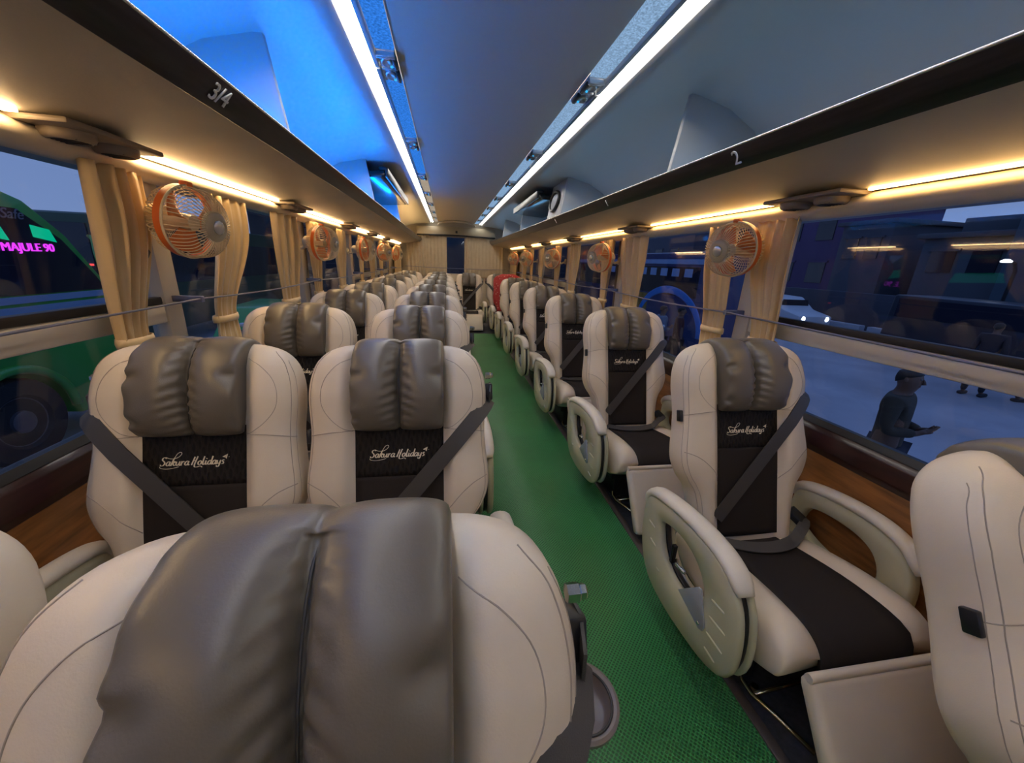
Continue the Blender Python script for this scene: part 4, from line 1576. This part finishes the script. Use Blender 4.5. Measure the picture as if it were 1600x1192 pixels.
# right side: buildings
def building(x0, x1, y0, y1, h, col, label, wins=(), tank=False, roof=None):
    t = thing('building', ((x0 + x1) / 2, (y0 + y1) / 2, GZ), 0, label, 'building')
    cx, cy = (x0 + x1) / 2, (y0 + y1) / 2
    m = mat('render_%d' % len(bpy.data.materials), tuple(c * .5 for c in col), .8, var=.12, vscale=.4)
    g = G()
    g.box(x0 - cx, x1 - cx, y0 - cy, y1 - cy, 0, h, .05)
    g.obj('wall', m, t, angle=40)
    g = G()
    g.box(x0 - cx - .25, x1 - cx + .25, y0 - cy - .25, y1 - cy + .25, h, h + .25, .05)
    if roof:
        g.box(x0 - cx + 1, x1 - cx - 1, y0 - cy + roof[0], y0 - cy + roof[1], h + .2, h + roof[2], .05)
    g.obj('parapet', m, t, angle=40)
    for (wy0, wy1, wz0, wz1) in wins:
        g = G()
        g.box(x0 - cx - .06, x0 - cx + .02, wy0 - cy, wy1 - cy, wz0, wz1)
        f = g.obj('window', M['dglass'], t, smooth=False)
        g = G()
        g.box(x0 - cx - .12, x0 - cx + .02, wy0 - cy - .15, wy1 - cy + .15, wz1, wz1 + .12)
        g.obj('ledge', m, f, smooth=False)
    if tank:
        g = G()
        ty = (y0 + y1) / 2 + tank
        for a, b in ((-.6, -.6), (.6, -.6), (-.6, .6), (.6, .6)):
            g.tube([(a * .7 + 1, ty - cy + b * .7, h + .2), (a * .7 + 1, ty - cy + b * .7, h + 1.4)], .05, 6)
        g.lathe([(.50, h + 1.4), (.50, h + 2.2), (.36, h + 2.36), (.15, h + 2.4)], 20, Matrix.Translation((1, ty - cy, 0)))
        g.obj('water_tank', M['tyre'], t, angle=40)
    return t
def wy(y0, y1, n, z0, z1, w):
    st = (y1 - y0) / n
    return [(y0 + st * (i + .5) - w / 2, y0 + st * (i + .5) + w / 2, z0, z1) for i in range(n)]
building(26, 33, 22.7, 32, 7.2, (.16, .10, .26), 'purple block with dark windows behind the near right curtain', wy(23.2, 31, 3, 4.9, 6.3, 1.3) + wy(23.2, 31, 3, 2.0, 3.4, 1.3))
building(25, 33, 19.4, 22.4, 5.55, (.15, .16, .20), 'grey flat roofed block right of the purple block', wy(19.6, 22.2, 2, 3.6, 4.8, .8))
building(34, 42, 16, 34, 4.9, (.12, .15, .19), 'low dark terrace filling the gap between the grey block and the tank house', wy(18, 28, 4, 2.6, 3.8, 1.2))
building(24, 32, 13.4, 17.0, 4.5, (.13, .16, .20), 'stepped house with rooftop water tank at the far right', wy(13.6, 16.8, 2, 2.9, 3.9, 1.0), tank=.1, roof=(.4, 2.9, 1.0))
building(23, 31, 2, 13.2, 6.1, (.10, .17, .23), 'tall teal house at the right edge of the photo', wy(3, 13, 3, 3.6, 4.8, 1.3))
building(-9, 9, 20, 26, 7, (.05, .06, .09), 'dark block added to darken the gap in the rear curtains')  # backdrop put in so the rear window gap stays dark
building(22, 30, 33.5, 60, 6.6, (.12, .14, .20), 'long dark row of houses beyond the purple block', wy(35, 58, 8, 3.0, 4.4, 1.3))
# fence wall along the street
fw = tag(G().box(19.0, 19.3, 2, 40, GZ, .55 , .03).obj('street_wall', mat('dark_street_wall', (.05, .055, .075), .8, var=.2, vscale=.8), None, angle=40), 'dark long wall in front of the houses on the right', 'wall')
wt = thing('street_wall', (17.2, 0, GZ), 0, 'low pale kerb wall at the foot of the dark street wall', 'wall')
for i in range(9):
    G().box(-.15, .15, 3.2 + i * 3.4, 6.3 + i * 3.4, 0, .55, .03).obj('panel', mat('pale_concrete', (.36, .38, .42), .7) if 'pc' not in M else M['pc'], wt, angle=40)

# white car with headlamps
wc = thing('car', (15.5, 16.2, GZ), 0, 'white car with bright headlamps behind the near right curtain', 'car')
g = G()
g.prism([(-2.1, .3), (-2.15, .8), (-1.2, 1.0), (-.5, 1.5), (1.3, 1.55), (2.0, 1.05), (2.2, .9), (2.2, .3)], 'x', -.85, .85, .08)
g.obj('body', M['white'], wc, angle=30)
g = G()
g.prism([(-1.05, 1.02), (-.45, 1.44), (1.2, 1.48), (1.75, 1.05)], 'x', -.865, -.84)
g.prism([(-.75, 1.02), (.75, 1.02), (.6, 1.4), (-.6, 1.4)], 'y', -1.0, -.9)
g.obj('car_glass', M['dglass'], wc, smooth=False)
for x in (-.6, .6):
    G().lathe([(.11, 0), (.10, .02), (.01, .03)], 16, Matrix.Translation((x, -2.12, .68)) @ Matrix.Rotation(PI / 2, 4, 'X')).obj('headlamp', emat('headlamp', (.85, .93, 1), 5) if 'hl' not in M else M['hl'], wc)
for y in (-1.35, 1.4):
    wheel(wc, -.76, y, .32, .32, -1)
# street lamp
sl = thing('street_lamp', (18.4, 10.2, GZ), 0, 'lit white lamp on a dark pole at the right edge', 'lamp')
G().tube([(0, 0, 0), (0, 0, 2.9), (-.15, 0, 3.15), (-.5, 0, 3.22)], .05, 8).obj('pole', M['tyre'], sl)
G().lathe([(.001, -.05), (.12, -.04), (.14, 0), (.06, .06)], 16, Matrix.Translation((-.55, 0, 3.2))).obj('lamp_head', emat('lamp_head', (.9, .95, 1), 6), sl)
# dark parked motorbikes / cars behind: one dark van
dv = thing('van', (15.8, 8.6, GZ), 0, 'dark parked van beyond the nearest right window', 'van')
g = G()
g.prism([(-2.6, .35), (-2.65, 1.1), (-1.9, 1.25), (-1.2, 1.95), (2.3, 2.0), (2.4, .35)], 'x', -.95, .95, .08)
g.obj('body', mat('dark_navy_paint', (.015, .02, .035), .4), dv, angle=30)
g = G()
g.prism([(-1.75, 1.28), (-1.15, 1.85), (2.1, 1.88), (2.1, 1.28)], 'x', -.97, -.94)
g.obj('van_glass', M['dglass'], dv, smooth=False)
for y in (-1.7, 1.5):
    wheel(dv, -.84, y, .34, .34, -1)

# blue coach with a big painted arc, seen past the single seats
bc = thing('coach', (0, 0, GZ), 0, 'blue coach with pale arc painted on its side, past the single seats on the right', 'bus')
BX = 6.3
g = G()
g.box(BX, BX + 2.4, 9.0, 19, .4, 2.95, .1)
g.obj('body', mat('deep_blue_paint', (.012, .03, .12), .35, coat=.2), bc, angle=40)
g = G()
g.box(BX - .012, BX + .02, 9.3, 18.6, 1.75, 2.55, .006)
g.obj('side_glass', M['dglass'], bc, smooth=False)
g = G()
g.box(BX - .02, BX + .02, 9.15, 18.8, 2.62, 2.75, .01)
g.obj('pale_stripe', M['pale_blue'], bc, smooth=False)
for i in range(9):
    y = 9.6 + i * .62
    g = G()
    g.box(BX - .022, BX + .0, y, y + .36, 2.28, 2.50, .004)
    g.obj('lit_window', M['pale_blue'], bc, smooth=False)
g = G()
g.tube([(BX - .01, 10.6 + 1.7 * cos(a), .75 + 1.15 * sin(a)) for a in [PI * i / 30 for i in range(31)]], .11, 8, up=(1, 0, 0), ry=.02)
g.obj('painted_arc', mat('bright_blue_paint', (.02, .22, .65), .35), bc)
g = G()
g.box(BX - .014, BX + .01, 11.8, 12.6, 1.0, 1.7, .004)
g.obj('yellow_patch', mat('ochre_paint', (.25, .16, .02), .5), bc, smooth=False)
wheel(bc, BX + .12, 10.7, .5, .5, -1)
wheel(bc, BX + .12, 16.6, .5, .5, -1)

# ------------------------------------------------------------------ people
def skin_body(name, joints, bones, m, parent, root, sub=2):
    """joints: name -> (pos, radius); one continuous skinned mesh"""
    names = list(joints)
    idx = {n: i for i, n in enumerate(names)}
    me = bpy.data.meshes.new(name)
    me.from_pydata([joints[n][0] for n in names], [(idx[a], idx[b]) for a, b in bones], [])
    me.materials.append(m)
    o = bpy.data.objects.new(name, me)
    COL.objects.link(o)
    o.parent = parent
    md = o.modifiers.new('skin', 'SKIN')
    md.use_smooth_shade = True
    if not me.skin_vertices:
        bm = bmesh.new()
        bm.from_mesh(me)
        bm.verts.layers.skin.verify()
        bm.to_mesh(me)
        bm.free()
    for n in names:
        sv = me.skin_vertices[0].data[idx[n]]
        r = joints[n][1]
        sv.radius = (r, r) if not isinstance(r, tuple) else r
        sv.use_root = (n == root)
    md = o.modifiers.new('subdivision', 'SUBSURF')
    md.levels = md.render_levels = sub
    return o

def person(loc, rz, label, skin, top, legs, hair, pose='phone', h=1.70):
    t = thing('person', loc, rz, label, 'person')
    t.scale = (h / 1.72,) * 3
    # faces -y; x right of the figure's left... built symmetric then posed
    J = {}
    def j(n, p, r):
        J[n] = (Vector(p), r)
    j('pelvis', (0, 0, .93), (.155, .115))
    j('belly', (0, -.01, 1.08), (.150, .115))
    j('chest', (0, 0, 1.27), (.170, .120))
    j('neck0', (0, .01, 1.43), (.080, .075))
    j('neck', (0, .0, 1.475), (.062, .064))
    j('chin', (0, -.02, 1.535), (.078, .092))
    j('skull', (0, -.008, 1.60), (.092, .112))
    j('crown', (0, .005, 1.685), (.074, .088))
    B = [('pelvis', 'belly'), ('belly', 'chest'), ('chest', 'neck0'), ('neck0', 'neck'), ('neck', 'chin'), ('chin', 'skull'), ('skull', 'crown')]
    for s, n in ((1, 'l'), (-1, 'r')):
        j('sh' + n, (s * .19, .01, 1.375), .066)
        if pose == 'phone':
            el = (s * .245, .0, 1.10)
            wr_ = (s * .085, -.19, 1.10)
            hd_ = (s * .050, -.235, 1.135)
        else:
            el = (s * .25, .03, 1.10)
            wr_ = (s * .26, -.04, .86)
            hd_ = (s * .262, -.06, .79)
        j('el' + n, el, .045)
        j('wr' + n, wr_, (.030, .026))
        j('ha' + n, hd_, (.036, .018))
        d = (Vector(hd_) - Vector(wr_)).normalized()
        sd = d.cross(Vector((0, 0, 1)) if abs(d.z) < .8 else Vector((0, 1, 0))).normalized()
        up = sd.cross(d)
        curl = Vector((0, 0, .02)) if pose == 'phone' else Vector((0, -.02, 0))
        for q in range(4):
            off = sd * ((q - 1.5) * .019)
            ln = (.032, .038, .036, .028)[q]
            b0 = Vector(hd_) + d * .035 + off
            j('f%d0%s' % (q, n), b0, .0088)
            j('f%d1%s' % (q, n), b0 + d * ln + curl * .3, .0082)
            j('f%d2%s' % (q, n), b0 + d * ln * 1.7 + curl, .0070)
            B += [('ha' + n, 'f%d0%s' % (q, n)), ('f%d0%s' % (q, n), 'f%d1%s' % (q, n)), ('f%d1%s' % (q, n), 'f%d2%s' % (q, n))]
        tb = Vector(hd_) - d * .01 - sd * (s * .034)
        j('t0' + n, tb, .011)
        j('t1' + n, tb + d * .03 - sd * (s * .014), .0095)
        j('t2' + n, tb + d * .052 - sd * (s * .012), .008)
        B += [('chest', 'sh' + n), ('sh' + n, 'el' + n), ('el' + n, 'wr' + n), ('wr' + n, 'ha' + n), ('ha' + n, 't0' + n), ('t0' + n, 't1' + n), ('t1' + n, 't2' + n)]
        st = s * .0
        j('hip' + n, (s * .10, 0, .84), .098)
        j('kn' + n, (s * .115, -.02 + .05 * s, .48), .060)
        j('ca' + n, (s * .12, .02 + .05 * s, .32), .056)
        j('an' + n, (s * .125, .02 + .05 * s, .09), .038)
        j('to' + n, (s * .145, -.13 + .05 * s, .035), (.040, .030))
        B += [('pelvis', 'hip' + n), ('hip' + n, 'kn' + n), ('kn' + n, 'ca' + n), ('ca' + n, 'an' + n), ('an' + n, 'to' + n)]
    body = skin_body('body', J, B, skin, t, 'pelvis', 1)
    def sub(names, grow, bones=None):
        JJ = {}
        for n in names:
            p, r = J[n]
            JJ[n] = (p, tuple(x + grow for x in r) if isinstance(r, tuple) else r + grow)
        BB = [(a, b) for a, b in B if a in JJ and b in JJ]
        return JJ, BB
    JJ, BB = sub(['belly', 'chest', 'neck0', 'shl', 'shr', 'ell', 'elr', 'wrl', 'wrr'], .016)
    JJ['hem'] = (Vector((0, 0, .90)), (.178, .138))
    BB.append(('belly', 'hem'))
    skin_body('jacket', JJ, BB, top, t, 'belly', 2)
    JJ, BB = sub(['pelvis', 'hipl', 'hipr', 'knl', 'knr', 'cal', 'car', 'anl', 'anr'], .014)
    skin_body('trousers', JJ, BB, legs, t, 'pelvis', 2)
    g = G()
    for s in (1, -1):
        p = J['to' + ('l' if s > 0 else 'r')][0]
        g.box(p.x - .05, p.x + .05, p.y - .06, p.y + .22, 0, .075, .03)
    g.obj('shoes', M['tyre'], t)
    # face
    g = G()
    g.tube([(0, -.100, 1.605), (0, -.112, 1.585), (0, -.119, 1.568), (0, -.100, 1.560)], [.008, .011, .014, .008], 8)
    g.obj('nose', skin, body)
    for s in (1, -1):
        G().lathe([(.001, -.010), (.008, -.006), (.010, 0), (.008, .006), (.001, .010)], 10, Matrix.Translation((s * .030, -.090, 1.607))).obj('eye', M['eye'], body)
        G().lathe([(.005, -.02), (.018, -.012), (.022, 0), (.018, .014), (.005, .026)], 10, Matrix.Translation((s * .078, .0, 1.585)) @ Matrix.Diagonal((.4, .8, 1.2, 1))).obj('ear', skin, body)
    G().tube([(-.022, -.090, 1.537), (0, -.097, 1.535), (.022, -.090, 1.537)], .005, 6).obj('mouth', mat('lips', (.2, .07, .06), .5) if 'lips' not in M else M['lips'], body)
    g = G()
    rings = []
    for i in range(10):
        a = -.25 + (PI / 2 + .2) * i / 9
        r_ = cos(max(a, 0)) if a > 0 else 1 + a * .4
        rings.append([Vector((.083 * r_ * cos(b), -.003 + .097 * r_ * sin(b), 1.622 + .068 * sin(a) + ((.038 * max(0, -sin(b)) - .06 * max(0, sin(b))) * (4 - i) / 4 if i < 4 else 0))) for b in [2 * PI * k / 24 for k in range(24)]])
    g.loops(rings)
    g.obj('hair', hair, t)
    if pose == 'phone':
        G().box(-.035, .035, -.012, .0, -.07, .07, .006, 0, Matrix.Translation((0, -.33, 1.155)) @ Matrix.Rotation(-.5, 4, 'X')).obj('phone', M['blackp'], t, angle=40) if False else None
    return t
M['eye'] = mat('eye_white', (.16, .15, .14), .3)
M['lips'] = mat('lips', (.2, .07, .06), .5)
SK = mat('brown_skin', (.16, .085, .055), .5)
HA = mat('black_hair', (.01, .009, .009), .6)
person((4.15, 2.79, GZ), math.radians(25), 'man in a dark olive jacket standing outside under the right window rail', SK, mat('dark_olive_jacket', (.055, .045, .030), .8, bump=.4, bscale=60), mat('navy_trousers', (.012, .016, .035), .8), HA, 'phone', 1.70)
person((11.7, 6.4, GZ), math.radians(100), 'standing person whose dark legs show left of the other legs outside the right window', SK, mat('dark_coat', (.02, .02, .03), .8), mat('black_trousers', (.010, .011, .018), .8), HA, 'stand', 1.7)
person((12.25, 5.8, GZ), math.radians(70), 'standing person whose dark legs show at the right edge outside the window', SK, mat('brown_coat', (.05, .03, .025), .8), mat('charcoal_trousers', (.014, .013, .016), .8), HA, 'stand', 1.72)
person((5.3, 8.3, GZ), math.radians(60), 'person in dark red top standing outside in front of the blue coach', SK, mat('dark_red_top', (.07, .018, .014), .8), mat('black_jeans', (.010, .011, .018), .8), HA, 'stand', 1.66)
person((5.1, 8.75, GZ), math.radians(80), 'person in pale top and black trousers beside the blue coach', SK, mat('pale_top', (.20, .24, .32), .8), mat('dark_jeans', (.008, .010, .016), .8), HA, 'phone', 1.64)

for m in list(bpy.data.materials):
    if m.users == 0:
        bpy.data.materials.remove(m)
